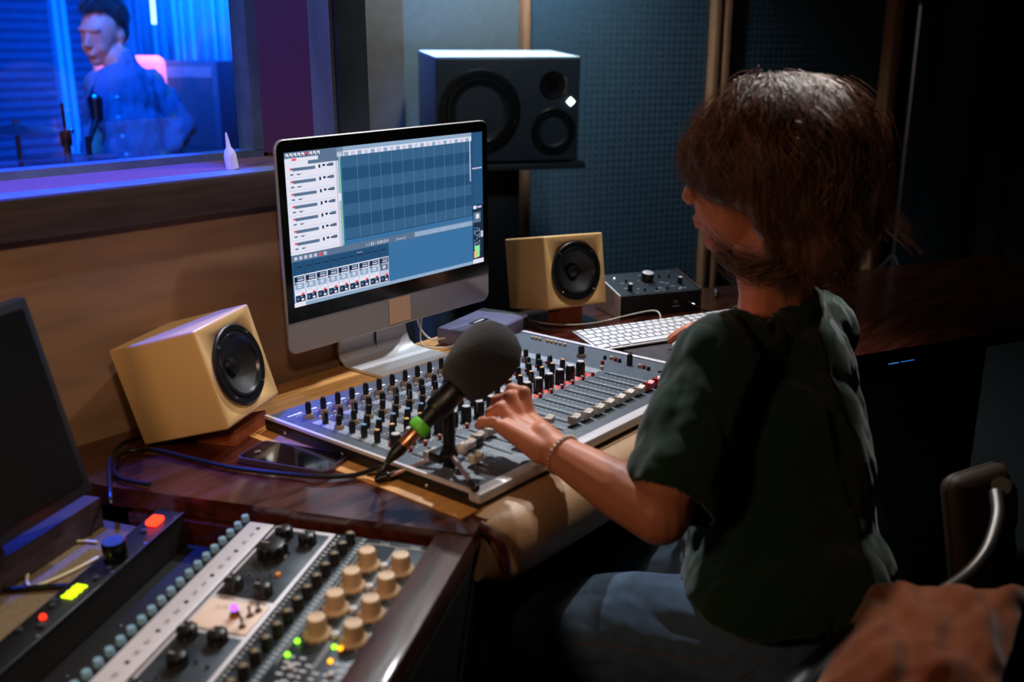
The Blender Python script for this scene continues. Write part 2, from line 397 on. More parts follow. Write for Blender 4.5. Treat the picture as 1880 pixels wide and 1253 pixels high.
# ================================================================== MIXING CONSOLE
M_face = mat('console_faceplate', C(84, 92, 104), 0.5, metal=0.1, var=0.12, vscale=60, bump=0.03, bscale=600)
M_strip = mat('console_light_print', C(140, 148, 158), 0.55, var=0.15, vscale=120)
M_rail = mat('console_silver_trim', C(214, 208, 214), 0.42, metal=0.12, var=0.05)
M_knob = mat('black_knob', C(20, 18, 19), 0.38, spec=0.5)
M_skirt = mat('beige_knob_skirt', C(150, 130, 106), 0.5)
M_wcap = mat('pale_grey_cap', C(200, 198, 204), 0.5)
M_ycap = mat('amber_cap', C(224, 170, 96), 0.5)
M_bcap = mat('blue_cap', C(96, 150, 190), 0.5)
M_redb = mat('red_button_plastic', C(150, 22, 34), 0.35)
M_beib = mat('beige_button_plastic', C(190, 170, 140), 0.45)
M_fcap = mat('ivory_fader_plastic', C(216, 200, 186), 0.4)
M_fred = mat('red_fader_plastic', C(190, 18, 26), 0.3)
M_redled = glow('red_led', (1, .03, .02, 1), 5.0)
MX, MY, MZ = .925, .826, .7525
mix = thing('mixing_console', 'grey sixteen-channel mixing console with rows of black knobs and ivory faders', 'mixing console', (MX, MY, MZ))
def L(x, y, z=.0): return V((x - MX, y - MY, z - MZ))
TOP = .7765
m = MB(); m.box((.34, .239, .0105), (.676, .474, .021), bev=.003); m.build('chassis', M_black, mix)
MB().box((.34, .243, .0225), (.664, .462, .003), bev=.0008).build('faceplate', M_face, mix)
m = MB(); m.box((.34, .009, .018), (.682, .022, .016), bev=.004); m.build('front_rail', M_rail, mix)
MB().box((.677, .24, .0235), (.012, .47, .006), bev=.001).build('right_trim', M_rail, mix)
MB().box((.004, .24, .0235), (.006, .47, .006), bev=.001).build('left_trim', M_rail, mix)
for y in (.10, .28, .42): MB().ball((-.0005, y, .010), .003, (.5, 1, 1), 10, 8).build('side_screw', M_chrome, mix)
ZT = .024; PX = .0316; X0 = .970
def cx(i): return X0 + PX * i
# printed stripes and legends
m = MB()
for i in range(17):
    if i % 2 == 0: m.box(L(cx(i), 1.115, MZ + ZT + .0002), (.026, .20, .0004))
    m.box(L(cx(i) + .0085, .94, MZ + ZT + .0002), (.0045, .112, .0004))
m.build('printed_stripes', M_strip, mix)
rnd = random.Random(3); m = MB()
for i in range(17):
    x = cx(i)
    for k in range(12):
        y = .885 + .0095 * k
        m.box(L(x - .007, y, MZ + ZT + .0006), (.004, .0009, .0003)); 
        m.box(L(x + .0085, y, MZ + ZT + .0008), (.0025 + .002 * rnd.random(), .0012, .0003))
    for y in (1.012, 1.052, 1.09, 1.12, 1.15, 1.18, 1.215, 1.257):
        for q in range(3): m.box(L(x - .010 + q * .007, y + rnd.uniform(-.002, .002), MZ + ZT + .0007), (.003 + .002 * rnd.random(), .0013, .0003))
for i in range(16):
    m.box(L(cx(i), 1.268, MZ + ZT + .0005), (.016, .006, .0003))
m.box(L(.955, 1.268, MZ + ZT + .0005), (.012, .004, .0003))
m.build('printed_legends', mat('white_print', C(225, 228, 235), .6), mix)
m = MB()
for i in range(16): text_mesh(m, str(i + 1), .0075, Matrix.Translation(L(cx(i) - .004, 1.2655, MZ + ZT + .0009)))
m.build('channel_numbers', mat('dark_print', C(30, 34, 44), .6), mix)
# knobs -------------------------------------------------
def knob_mesh(r, h, skirt=None, capm=None, n=20):
    m = MB()
    z = 0.0
    if skirt:
        m.mi = 1; m.lathe([(skirt * 1.0, 0), (skirt, .004), (skirt * .86, .0075)], n); z = .0065
    m.mi = 0; m.lathe([(r * 1.12, z), (r * 1.06, z + .002), (r, z + h * .3), (r * .94, z + h * .93), (r * .85, z + h)], n)
    for k in range(n // 2):
        a = 2 * math.pi * k / (n // 2); m.box((r * math.cos(a), r * math.sin(a), z + h * .5), (r * .16, r * .1, h * .7), M=None)
    m.mi = 2 if capm else 0; m.lathe([(r * .84, z + h), (r * .8, z + h + .0012), (r * .4, z + h + .0016)], n)
    m.mi = 2; m.box((0, r * .62, z + h * .6 + .001), (r * .14, r * .75, h * .82))
    return m
protos = {}
def put(name, key, mk, mats, x, y, rz=0, parent=mix):
    if key not in protos: protos[key] = mk().build(name, mats, parent); o = protos[key]
    else: o = protos[key].copy(); o.name = name; COL.objects.link(o); o.parent = parent
    o.location = L(x, y, MZ + ZT); o.rotation_euler = (0, 0, rz); return o
W3 = [M_knob, M_skirt, M_wcap]; rr = random.Random(11)
for i in range(16):
    x = cx(i); a = lambda: rr.uniform(-2, 2)
    put('gain_knob', 'top', lambda: knob_mesh(.0045, .0200, .0090), W3, x, 1.240, a())
    put('frequency_knob', 'mid', lambda: knob_mesh(.0044, .0155, .0080), W3, x - .001, 1.163, a())
    put('aux_knob', 'aux', lambda: knob_mesh(.0047, .0190), W3, x, 1.198, a())
    put('equaliser_knob', 'eqb', lambda: knob_mesh(.0047, .0205, None, True), [M_knob, M_skirt, M_bcap if i < 5 else M_knob], x, 1.105, a()) if i < 5 else put('equaliser_knob', 'eqk', lambda: knob_mesh(.0047, .0205), W3, x, 1.105, a())
    put('filter_knob', 'filt', lambda: knob_mesh(.0047, .0190), W3, x + .001, 1.134, a())
    put('pan_knob', 'pan', lambda: knob_mesh(.0047, .0205, None, True), [M_knob, M_skirt, M_ycap], x - .002, 1.073, a())
    put('level_knob', 'lev', lambda: knob_mesh(.0080, .0255, None, True), [M_knob, M_skirt, M_wcap], x - .004, 1.030, a())
# large knobs of the rear right section
for x, y in ((1.40, 1.215), (1.44, 1.205)):
    pass
def btn_mesh(r, h): return lambda: MB().lathe([(r, 0), (r, h * .85), (r * .8, h)], 12)
for i in range(16):
    x = cx(i)
    put('mute_button', 'br', btn_mesh(.0028, .006), M_redb, x + .006, 1.008)
    put('solo_button', 'bb', btn_mesh(.0028, .006), M_beib, x + .010, 1.013) if i % 3 else put('solo_button', 'bc', btn_mesh(.0028, .006), M_wcap, x + .010, 1.013)
    if i < 3:
        for q in range(3): put('insert_button', 'br2', btn_mesh(.0022, .005), M_redb if i == 0 else M_beib, x - .001 + q * .006, 1.047 + (q % 2) * .006)
    if i > 8: put('mute_led', 'led', lambda: MB().ball((0, 0, .0015), .0028), M_redled, x + .003, 1.018)
    for q, y in enumerate((1.222, 1.181)): put('phantom_button', 'bw', btn_mesh(.0026, .005), M_beib, x + .009, y)
    put('eq_button', 'br3', btn_mesh(.0026, .005), M_redb, x + .009, 1.120)
for k, y in enumerate((1.249, 1.239, 1.229, 1.209, 1.199, 1.188, 1.177, 1.165)):
    put('tape_button', 'bt%d' % (k in (3,)), btn_mesh(.0036, .006), M_ycap if k == 3 else M_beib, 1.572, y)
for k, (x, y) in enumerate(((1.551, 1.051), (1.557, 1.040), (1.554, 1.028), (1.552, 1.017), (1.548, .969), (1.548, .959), (1.545, .947), (1.494, 1.019), (1.521, 1.036))):
    put('group_button', 'bg%d' % (k % 3), btn_mesh(.0036, .0065), (M_knob, M_beib, M_redb)[k % 3], x, y)
put('headphone_knob', 'hp', lambda: knob_mesh(.0052, .021), W3, 1.549, .992)
put('master_knob', 'mast', lambda: knob_mesh(.006, .015, .0095), W3, 1.533, 1.095)
for y in (.923, .901): MB().lathe([(.0055, 0), (.0055, .0008)], 20, M=T(*L(1.549, y, MZ + ZT))).build('jack_socket', M_blackg, mix)
# faders
for i in range(17):
    x = cx(i)
    MB().box(L(x, .941, MZ + ZT + .0004), (.0022, .116, .0008)).build('fader_slot', M_blackg, mix)
def cap_mesh():
    m = MB(); bm = m.bm; pr = [(-.0105, .0), (-.0115, .006), (-.0105, .0125), (-.0075, .0120), (-.004, .0092), (0, .0082), (.004, .0092), (.0075, .0120), (.0105, .0125), (.0115, .006), (.0105, 0)]
    for k, s in ((-.0072, 1), (.0072, 1)): pass
    a = [bm.verts.new((x, -.0068, z)) for x, z in pr]; b = [bm.verts.new((x, .0068, z)) for x, z in pr]
    n = len(pr)
    bm.faces.new(a[::-1]); bm.faces.new(b)
    for q in range(n): bm.faces.new([a[q], a[(q + 1) % n], b[(q + 1) % n], b[q]])
    bmesh.ops.bevel(bm, geom=[e for e in bm.edges if abs(e.verts[0].co.y - e.verts[1].co.y) < 1e-6], offset=.0012, segments=2, affect='EDGES')
    m.mi = 1; m.box((0, 0, .0087), (.010, .0011, .0012)); m.mi = 0; m.box((0, 0, -.003), (.004, .0016, .008))
    return m
caps = [(0, .960), (2, .943), (3, .952), (4, .955), (5, .980), (6, .93), (7, .914), (8, .884), (9, .882), (10, .881), (11, .883), (12, .882), (13, .884), (14, .883), (15, .883), (16, .883), (1, .900)]
pc = cap_mesh().build('fader_cap', [M_fcap, M_wcap], mix); prd = None
for k, (i, y) in enumerate(caps):
    red = i in (15, 16)
    if k == 0: o = pc
    elif red and prd is None: prd = cap_mesh().build('fader_cap', [M_fred, M_wcap], mix); o = prd
    else: o = (prd if red else pc).copy(); COL.objects.link(o); o.parent = mix
    o.name = 'fader_cap'; o.location = L(cx(i), y, MZ + ZT + .0045)
    if red: o['label'] = 'red fader cap'

# ================================================================== ALL-IN-ONE COMPUTER
M_alu = mat('satin_aluminium', C(170, 168, 168), 0.42, metal=0.35, var=0.03)
M_glassb = mat('black_screen_bezel', C(8, 9, 12), 0.12, coat=0.4)
mac = thing('desktop_computer', 'silver all-in-one computer showing recording software on its wide screen', 'computer', (1.0685, 1.4087, .826), eul(-2.0, .6, -1.0))
def rrect(x0, z0, x1, z1, r, n=6):
    P_ = []
    for cx_, cz_, a0 in ((x1 - r, z1 - r, 0), (x0 + r, z1 - r, 90), (x0 + r, z0 + r, 180), (x1 - r, z0 + r, 270)):
        for k in range(n + 1): a = R(a0 + 90 * k / n); P_.append((cx_ + r * math.cos(a), cz_ + r * math.sin(a)))
    return P_
XZ = Matrix(((1, 0, 0, 0), (0, 0, 1, 0), (0, 1, 0, 0), (0, 0, 0, 1)))   # prism height -> +y
m = MB(); bm = m.bm; layers = []
for y, ins in ((0.0, .0015), (.0015, 0), (.006, 0), (.012, .02), (.024, .07), (.036, .14)):
    layers.append([bm.verts.new((x, y, z)) for x, z in rrect(ins, ins, .528 - ins, .385 - ins, .018 + ins * .3)])
for a, b in zip(layers[:-1], layers[1:]):
    for q in range(len(a)): bm.faces.new([a[q], a[(q + 1) % len(a)], b[(q + 1) % len(b)], b[q]])
bm.faces.new(layers[0]); bm.faces.new(layers[-1][::-1]); m.build('housing', M_alu, mac)
m = MB(); pz_ = [p for p in rrect(.002, .062, .526, .383, .016) if True]
pz_ = [(.002, .060), (.526, .060)] + [p for p in rrect(.002, .02, .526, .383, .016) if p[1] > .2]
m.prism(pz_, -.0012, .0006, M=XZ); m.build('glass_bezel', M_glassb, mac)
# --- screen content (emissive, one mesh)
def em(n, r, g, b_, k=.92): return glow('screen_' + n, C(r, g, b_), k)
SM = [em('blue', 62, 118, 168), em('band_dark', 40, 84, 124), em('band_light', 58, 102, 142), em('white', 236, 236, 252), em('pale', 150, 178, 208), em('mid', 96, 120, 150), em('navy', 30, 48, 76), em('red', 250, 80, 90), em('green', 150, 240, 160), em('grid', 120, 156, 184), em('lilac', 205, 205, 232), em('orange', 250, 190, 130)]
SX0, SX1, SZ0, SZ1 = .0165, .5105, .0875, .3625
sm = MB()
def sq(x0, y0, x1, y1, mi, l=1):
    sm.mi = mi; a, b = SX0 + x0 * (SX1 - SX0), SX0 + x1 * (SX1 - SX0); c, d = SZ1 - y0 * (SZ1 - SZ0), SZ1 - y1 * (SZ1 - SZ0); y = -.0013 - l * .00012
    sm.quad([(a, y, d), (b, y, d), (b, y, c), (a, y, c)])
sq(0, 0, 1, 1, 0, 0)
sq(0, 0, .26, .085, 5); sq(.23, 0, .935, .028, 4); sq(.23, .028, .935, .062, 3); sq(.25, .062, .935, .62, 1)
for k in range(22): sq(.232 + .0318 * k, .036, .232 + .0318 * k + .02, .062, 4 if k % 2 else 10, 2)
for k in range(4): sq(.25, .062 + .16 * k, .93, .062 + .16 * k + .078, 2, 2)
sq(.25, .618, .93, .622, 6, 3)
for k in range(11): sq(.322 + .0568 * k, .062, .3232 + .0568 * k, .62, 9, 3)
rs = random.Random(5)
for k in range(9):
    sq(.006 + .017 * k, .008, .018 + .017 * k, .03, 3 if k != 5 else 7, 2); sq(.008 + .017 * k, .020, .013 + .017 * k, .032, 6, 3)
sq(.0, .038, .145, .062, 3, 2); sq(.03, .042, .05, .055, 7, 3); sq(.0, .062, .10, .085, 3, 2)
sq(0, .085, .222, .655, 3, 2); sq(.222, .085, .236, .655, 10, 2)
for k in range(7):
    y = .10 + .0795 * k
    sq(.02, y, .03, y + .013, 7, 3); sq(.03, y, .13, y + .02, 5, 3); sq(.145, y - .004, .153, y + .018, 6, 3)
    for q in range(3): sq(.163 + .018 * q, y - .004 + .004 * (q % 2), .174 + .018 * q, y + .010, 6, 3)
    sq(.19, y - .006, .212, y + .014, 5, 3); sq(.02, y + .036, .034, y + .046, 5, 3); sq(.045, y + .036, .07, y + .044, 10, 3); sq(.05, y + .040, .062, y + .046, 6, 4)
    sq(.0, y + .062, .222, y + .0645, 10, 3)
sq(.238, .063, .2425, .65, 8, 4); sq(.226, .30, .240, .35, 3, 5)
sq(0, .655, .94, .70, 5, 2); sq(.60, .66, .93, .695, 4, 3)
for k in range(7): sq(.012 + .022 * k, .668, .026 + .022 * k, .690, 10 if k != 5 else 7, 4)
sq(.0, .70, .46, .79, 1, 2)
for k in range(11): sq(.02 + .04 * k, .735, .046 + .04 * k, .742, 6, 3); sq(.04 * k + .012, .70, .04 * k + .0135, .79, 6, 3)
for k in range(9):
    x = .004 + .0505 * k; last = k == 8
    sq(x, .79, x + .049, .975, 3 if not last else 10, 3)
    sq(x + .002, .798, x + .046, .835, 6, 4); sq(x + .016, .803, x + .042, .812, 4, 5); sq(x + .016, .818, x + .042, .828, 10, 5)
    sq(x + .002, .838, x + .012, .85, 6, 4)
    sq(x + .004, .843, x + .045, .885, 4 if not last else 5, 4); sq(x + .018, .852, x + .031, .874, 3, 5); sq(x + .022, .862, x + .027, .868, 5, 6)
    sq(x + .008, .893, x + .030, .898, 10, 4)
    sq(x + .030, .912, x + .042, .925, 7, 5)
    sq(x + .003, .925, x + .046, .968, 6, 4); sq(x + .008, .938, x + .018, .956, 5, 5); sq(x + .026, .930, x + .034, .938, 4, 5); sq(x + .028, .948, x + .040, .962, 3, 5)
sq(0, .975, 1, 1, 4, 3); sq(0, .972, .05, 1, 3, 4); sq(.935, .965, 1, .998, 3, 4)
sq(.935, 0, 1, .56, 1, 2)
for k in range(30): sq(.945, .02 + .0175 * k, .995, .0225 + .0175 * k, 0, 3)
sq(.937, .262, .995, .272, 10, 4); sq(.922, .05, .928, .36, 10, 4)
sq(.935, .545, 1, .965, 6, 2); sq(.94, .55, .96, .575, 3, 4); sq(.965, .555, .99, .57, 10, 4); sq(.94, .60, .985, .68, 5, 4); sq(.955, .615, .975, .65, 3, 5)
for k in range(22):
    for q in range(3):
        if rs.random() < .6: sq(.942 + .014 * q, .70 + .0095 * k, .951 + .014 * q, .705 + .0095 * k, 4, 4)
sq(.945, .86, .975, .95, 8, 5); sq(.94, .90, .962, .955, 11, 5); sq(.983, .75, .998, .80, 10, 5)
def stxt(t, x, y, size, mi=3):
    M_ = Matrix(((1, 0, 0, SX0 + x * (SX1 - SX0)), (0, 0, 1, -.0013 - .0008), (0, 1, 0, SZ1 - y * (SZ1 - SZ0)), (0, 0, 0, 1)))
    text_mesh(sm, t, size, M_, mi)
stxt('1.1.83 / 0:00.014', .345, .69, .0085); stxt('[Stopped]', .50, .69, .0062, 10); stxt('Routing', .30, .725, .004, 10)
for k, t_ in enumerate(('Range', '1:1:00', '1:1:00', '0:0:00')): stxt(t_, .70 + .055 * k, .685, .0036, 10)
dsp = sm.build('display', SM, mac, smooth=0)
MB().box((.2676, -.0006, .0315), (.056, .0006, .051)).build('paper_note', mat('masking_paper', C(214, 176, 150), .8), mac)
# stand: foot plate that curls up behind the screen
m = MB(); bm = m.bm; path = [(-.062, .006), (.02, .006), (.046, .008), (.060, .018), (.068, .034), (.068, .06), (.058, .14), (.050, .20)]
hw = [.094, .095, .095, .095, .094, .09, .080, .075]; ra = []; 
for (y, z), h_ in zip(path, hw):
    ra.append((y, z, h_))
top = []; botm = []
for i, (y, z, h_) in enumerate(ra):
    a = ra[max(i - 1, 0)]; b = ra[min(i + 1, len(ra) - 1)]; d = V((0, b[0] - a[0], b[1] - a[1])).normalized(); nrm = V((0, -d.z, d.y)) * .003
    for lst, s in ((top, 1), (botm, -1)):
        lst.append([bm.verts.new(V((sx * h_, y, z)) + nrm * s) for sx in (-1, -.94, 0, .94, 1)])
for sheet in (top, botm):
    for a, b in zip(sheet[:-1], sheet[1:]):
        for q in range(4): bm.faces.new([a[q], a[q + 1], b[q + 1], b[q]])
for q in (0, 4):
    for i in range(len(top) - 1): bm.faces.new([top[i][q], top[i + 1][q], botm[i + 1][q], botm[i][q]])
for i in (0, len(top) - 1):
    for q in range(4): bm.faces.new([top[i][q], botm[i][q], botm[i][q + 1], top[i][q + 1]])
bmesh.ops.translate(bm, vec=(1.330, 1.408, .7495), verts=bm.verts[:])
m.build('foot_stand', mat('lit_foot_aluminium', C(212, 212, 218), .36, metal=.25), mac, mac.matrix_world.inverted())  # same aluminium in a paler colour, holding the white light on the foot

# ================================================================== CUBE SPEAKERS
M_cube = mat('cream_speaker_lacquer', C(222, 182, 122), 0.36, coat=0.15, var=0.03, bump=0.02, bscale=500)
M_rubber = mat('black_rubber', C(16, 17, 19), 0.35)
M_cone = mat('speaker_cone', C(26, 27, 30), 0.55)
def driver(par, cx_, cz_, r, y0=0.0, pre='', screws=4, mcone=None):
    """round driver set in a front face (plane y=y0, facing -y): frame ring, surround, cone, dust cap"""
    Md = Matrix.Translation((cx_, y0, cz_)) @ Matrix.Rotation(R(90), 4, 'X')
    MB().lathe([(r, -.001), (r, .004), (r * .97, .0055), (r * .84, .005), (r * .82, .001)], 48, M=Md, close=False).build(pre + 'driver_frame', M_rubber, par)
    MB().lathe([(r * .83, .002), (r * .80, .006), (r * .73, .0065), (r * .68, .002)], 48, M=Md, close=False).build('surround', mat(pre + 'foam_surround', C(24, 26, 30), .3), par)
    MB().lathe([(r * .69, .0025), (r * .5, -.006), (r * .25, -.015), (.001, -.016)], 48, M=Md, close=False).build(pre + 'cone', mcone or M_cone, par)
    MB().lathe([(r * .24, -.013), (r * .20, -.008), (r * .1, -.005), (.001, -.0045)], 32, M=Md, close=False).build('dust_cap', M_rubber, par)
    s_ = MB()
    for k in range(screws):
        a = R(45 + 360 * k / screws); s_.lathe([(.0028, .004), (.0028, .0065), (.001, .0072)], 10, M=Md @ Matrix.Translation((r * .91 * math.cos(a), r * .91 * math.sin(a), 0)))
    s_.build('screws', M_chrome, par)
def cube_speaker(label, loc, e, S):
    t = thing('cube_speaker', label, 'speaker', loc, e, 'pair of cream cube speakers either side of the computer')
    cb = MB().box((S / 2, S / 2, S / 2), (S, S, S), bev=.004, seg=3).build('cabinet', M_cube, t)
    md = cb.modifiers.new('b', 'BOOLEAN'); md.operation = 'DIFFERENCE'; md.solver = 'EXACT'
    c = MB().cyl((S / 2, -.01, S / 2), (S / 2, .03, S / 2), S * .355, n=48).build('cut', M_cube)
    c.matrix_world = t.matrix_world; md.object = c
    dg = bpy.context.evaluated_depsgraph_get(); dg.update(); me = bpy.data.meshes.new_from_object(cb.evaluated_get(dg)); cb.modifiers.clear(); cb.data = me
    bpy.data.objects.remove(c)
    driver(t, S / 2, S / 2, S * .405)
    return t
kk = .982
lpos = EYE + (V((.8402, 1.2758, .7851)) - EYE) * kk
cube_speaker('cream cube speaker left of the computer, tilted back beside the wood panelling', lpos, eul(23.5, -15.9, -1.7), .165 * kk)
cube_speaker('cream cube speaker right of the computer, in front of the dark foam wall', (1.7116, 1.3155, .7995), eul(-17.75, -10.8, 1.9), .165)
def wedge(label, loc, yaw, w_, d_, h0, h1):
    m = MB(); m.prism([(0, 0), (d_, 0), (d_, h1), (0, h0)], -w_ / 2, w_ / 2, M=Matrix(((0, 0, 1, 0), (1, 0, 0, 0), (0, 1, 0, 0), (0, 0, 0, 1))))
    o = m.build('wooden_wedge', mat('reddish_wedge_wood', C(150, 74, 40), .5, var=.25, vscale=12, stretch=(5, 5, .8)), M=Matrix.Translation(V(loc)) @ Matrix.Rotation(R(yaw), 4, 'Z'), smooth=0)
    tag(o, label, 'wedge')
wedge('reddish wooden wedge propping up the front of the left cube speaker', lpos + V((.075, .05, .7505 - lpos.z)), 23.5, .10, .07, .027, .009)
wedge('reddish wooden wedge under the front of the right cube speaker', V((1.7886, 1.304, .7505)), -17.75, .055, .06, .046, .035)

# ================================================================== BIG STUDIO MONITOR + STAND
Msp = Matrix.Translation((2.4567, 2.3734, .991)) @ Matrix.Rotation(R(-36.7), 4, 'Z')
M_bigsp = mat('dark_speaker_finish', C(54, 62, 70), 0.38, var=0.08, vscale=90, bump=0.04, bscale=500)
bs = thing('studio_loudspeaker', 'large dark horizontal studio loudspeaker with a lit white diamond, on a stand', 'speaker', Msp.translation, eul(-36.7, 3.2, 0))
MB().box((.25, .19, .1735), (.5, .38, .347), bev=.006, seg=3).build('cabinet', M_bigsp, bs)
MB().box((.25, .19, .3482), (.496, .376, .0022), bev=.0008).build('top_panel', mat('painted_top_highlight', C(222, 222, 230), .4), bs)  # near-white sheet painting the lamp's highlight onto the cabinet top
driver(bs, .151, .171, .140, -.002, 'woofer_', 6); driver(bs, .409, .103, .078, -.002, 'midrange_', 4)
MB().lathe([(.045, .001), (.045, .005), (.030, .002), (.018, .001)], 32, M=T(.402, -.001, .258) @ Matrix.Rotation(R(90), 4, 'X')).build('tweeter', M_rubber, bs)
MB().box((.441, -.001, .255), (.022, .003, .055), bev=.001).build('tweeter_vent', mat('copper_grey', C(120, 108, 98), .4), bs)
MB().box((0, 0, 0), (.021, .004, .021), M=T(.468, -.002, .201) @ Matrix.Rotation(R(45), 4, 'Y')).build('diamond_light', glow('diamond_white', (.75, 1, .95, 1), 6), bs)
st = thing('loudspeaker_stand', 'black metal stand with a flat top under the big studio loudspeaker', 'stand', (Msp @ V((.25, .17, 0))).to_tuple()[:2] + (0,), R(-36.7))
MB().box((0.0, 0, 0), (.56, .34, .022), bev=.003, M=T(0, 0, .9815) @ Matrix.Rotation(R(3.2), 4, 'X')).build('top_plate', mat('dark_grey_metal', C(58, 60, 62), .5, metal=.3), st)
MB().box((0, -.02, .485), (.13, .11, .945), bev=.004).build('column', M_black, st)
MB().box((0, 0, .012), (.42, .38, .024), bev=.003).build('base_plate', M_black, st)

# ================================================================== SMALL DESK GEAR
hd = thing('external_drive', 'purple-grey external drive box with a small label window, between computer and right cube speaker', 'external drive', (1.497, 1.313, .7525), R(11.5))
MB().box((.098, .061, .019), (.196, .122, .038), bev=.006, seg=3).build('case', mat('purple_grey_plastic', C(100, 98, 132), .35), hd)
MB().box((.085, .066, .0384), (.055, .020, .0008), bev=.0003).build('label_window', M_blackg, hd)
MB().box((.085, .066, .0390), (.040, .008, .0006)).build('label_print', mat('grey_print', C(160, 165, 175), .5), hd)
MB().cyl((.020, -.0005, .014), (.020, .002, .014), .002).build('indicator_hole', M_blackg, hd)
MB().box((.18, .061, .019), (.036, .1222, .0386), bev=.006).build('end_cap', M_black, hd)
tag(MB().tube([(1.49, 1.40, .772), (1.472, 1.42, .768), (1.462, 1.44, .765), (1.455, 1.465, .79), (1.45, 1.47, .84)], .0022, n=8).build('drive_cable', mat('white_cable', C(225, 222, 215), .5)), 'white cable rising from the purple-grey drive up behind the computer', 'cable')
tag(MB().tube([(1.492, 1.37, .765), (1.46, 1.39, .757), (1.44, 1.43, .755), (1.452, 1.46, .765), (1.468, 1.468, .83)], .0020, n=8).build('drive_cable', mat('white_cable2', C(215, 212, 205), .5)), 'thin pale cable lying on the birch board left of the drive', 'cable')
ctl = thing('monitor_controller', 'black sloped monitor controller with a big silver-topped volume knob, behind the keyboard', 'audio controller', (1.9077, 1.2579, .7505), R(-29.8))
CW, CD, h0, h1 = .222, .125, .052, .078
YZ = Matrix(((0, 0, 1, 0), (1, 0, 0, 0), (0, 1, 0, 0), (0, 0, 0, 1)))
MB().prism([(0, 0), (CD, 0), (CD, h1), (0, h0)], 0.004, CW - .004, M=YZ).build('case', M_void, ctl, smooth=0)
for x in (0, CW - .004): MB().prism([(-.002, 0), (CD + .002, 0), (CD + .002, h1 + .003), (-.002, h0 + .003)], x, x + .004, M=YZ).build('side_cheek', mat('brown_cheek', C(96, 70, 62), .4) if x else M_rail, ctl, smooth=0)
SL = Matrix.Translation((0, 0, h0)) @ Matrix.Rotation(math.atan2(h1 - h0, CD), 4, 'X')
def onc(x, y): return SL @ Matrix.Translation((x, y, .0006))
m = MB(); m.box((CW / 2, CD / 2 + .002, .0003), (CW - .012, CD - .006, .0010), M=SL); m.build('top_panel', mat('anodised_panel', C(62, 68, 76), .4, metal=.5), ctl)
def cknob(n, x, y, r, h, tm=None):
    m = MB(); m.lathe([(r * 1.03, 0), (r, h * .9), (r * .93, h)], 28, M=onc(x, y)); m.mi = 1; m.lathe([(r * .92, h), (r * .8, h + .0008)], 28, M=onc(x, y)); m.build(n, [M_knob, tm or M_knob], ctl)
cknob('volume_knob', .112, .075, .0150, .021, M_rail); cknob('cue_knob', .042, .028, .0058, .018, M_wcap); cknob('phones_knob', .186, .045, .0058, .016, M_wcap)
for x, y in ((.055, .075), (.150, .085), (.176, .082), (.078, .020), (.108, .018), (.138, .018)): cknob('toggle_button', x, y, .0026, .006)
m = MB()
rs = random.Random(9)
for k in range(26): m.box((rs.uniform(.02, CW - .03), rs.uniform(.01, CD - .012), .0012), (rs.uniform(.004, .012), .0016, .0003), M=SL)
m.build('printed_legends', M_wcap, ctl)
MB().ball((.035, .10, .0015), .0025).build('status_light', glow('pale_led', (.8, 1, .8, 1), 2.0), ctl).matrix_local = SL
MB().cyl((.185, -.001, .026), (.185, .003, .026), .004).cyl((.170, -.001, .026), (.170, .003, .026), .003).build('headphone_socket', M_blackg, ctl)
m = MB(); m.box((.152, -.0006, .017), (.018, .0008, .0012)); m.box((.152, -.0006, .030), (.006, .0008, .0008)).box((.1485, -.0006, .027), (.001, .0008, .006)).box((.1555, -.0006, .027), (.001, .0008, .006)); m.build('front_print', M_wcap, ctl)
jk = thing('headphone_lead', 'silver jack plug with a black lead in the front of the monitor controller', 'cable', ctl.matrix_world @ V((.185, 0, .026)), R(-29.8))
MB().cyl((0, -.001, 0), (.004, -.028, -.004), .0035).build('plug', M_chrome, jk)
MB().tube([(.004, -.028, -.004), (.03, -.045, -.018), (.07, -.035, -.0225), (.14, -.02, -.0225), (.22, -.05, -.0225)], .0022, n=8).build('lead', M_rubber, jk)
ad = thing('jack_adapter', 'gold and silver jack adapter lying on the dark desk behind the keyboard', 'jack adapter', onz(1315, 543, .757), R(-62))
MB().cyl((0, 0, 0), (0, .028, 0), .0030).cyl((0, .004, 0), (0, -.002, 0), .0034, .0016).build('tip', mat('brass', C(210, 190, 120), .25, metal=1), ad)
MB().lathe([(.0048, 0), (.0062, .004), (.0062, .034), (.005, .037)], 20, M=T(0, .026, 0) @ Matrix.Rotation(R(-90), 4, 'X')).build('barrel', M_steel, ad)
# keyboard
kb = thing('computer_keyboard', 'long thin aluminium keyboard with white keys behind the right end of the console', 'keyboard', (1.6351, 1.1228, .7600), eul(-23.5, 6.5, 0))
M_key = mat('white_key', C(226, 224, 228), .42)
MB().box((.215, .057, -.001), (.43, .114, .004), bev=.0015).build('base_plate', M_alu, kb)
MB().cyl((.02, .103, -.006), (.41, .103, -.006), .005).build('rear_foot', M_wcap, kb)
kp = {}
def key(x, y, w_, h_, name='key'):
    k_ = (round(w_, 4), round(h_, 4), name)
    if k_ not in kp: kp[k_] = MB().box((0, 0, .0012), (w_, h_, .0024), bev=.0008).build(name, M_key, kb); o = kp[k_]
    else: o = kp[k_].copy(); COL.objects.link(o); o.parent = kb; o.name = name
    o.location = (x + w_ / 2, y + h_ / 2, .0012)
U, G = .0157, .0190
rows = [[(G * k * (13.5 / 13.6) + 0, U) for k in range(13)] + [(G * 13, .0255)]]
y = .006
def row(yy, ws, x=.0060):
    for w_ in ws: key(x, yy, w_, .0155); x += w_ + .0033
row(.006, [.026, .0195, .0235, .118, .0235, .0195, .026])
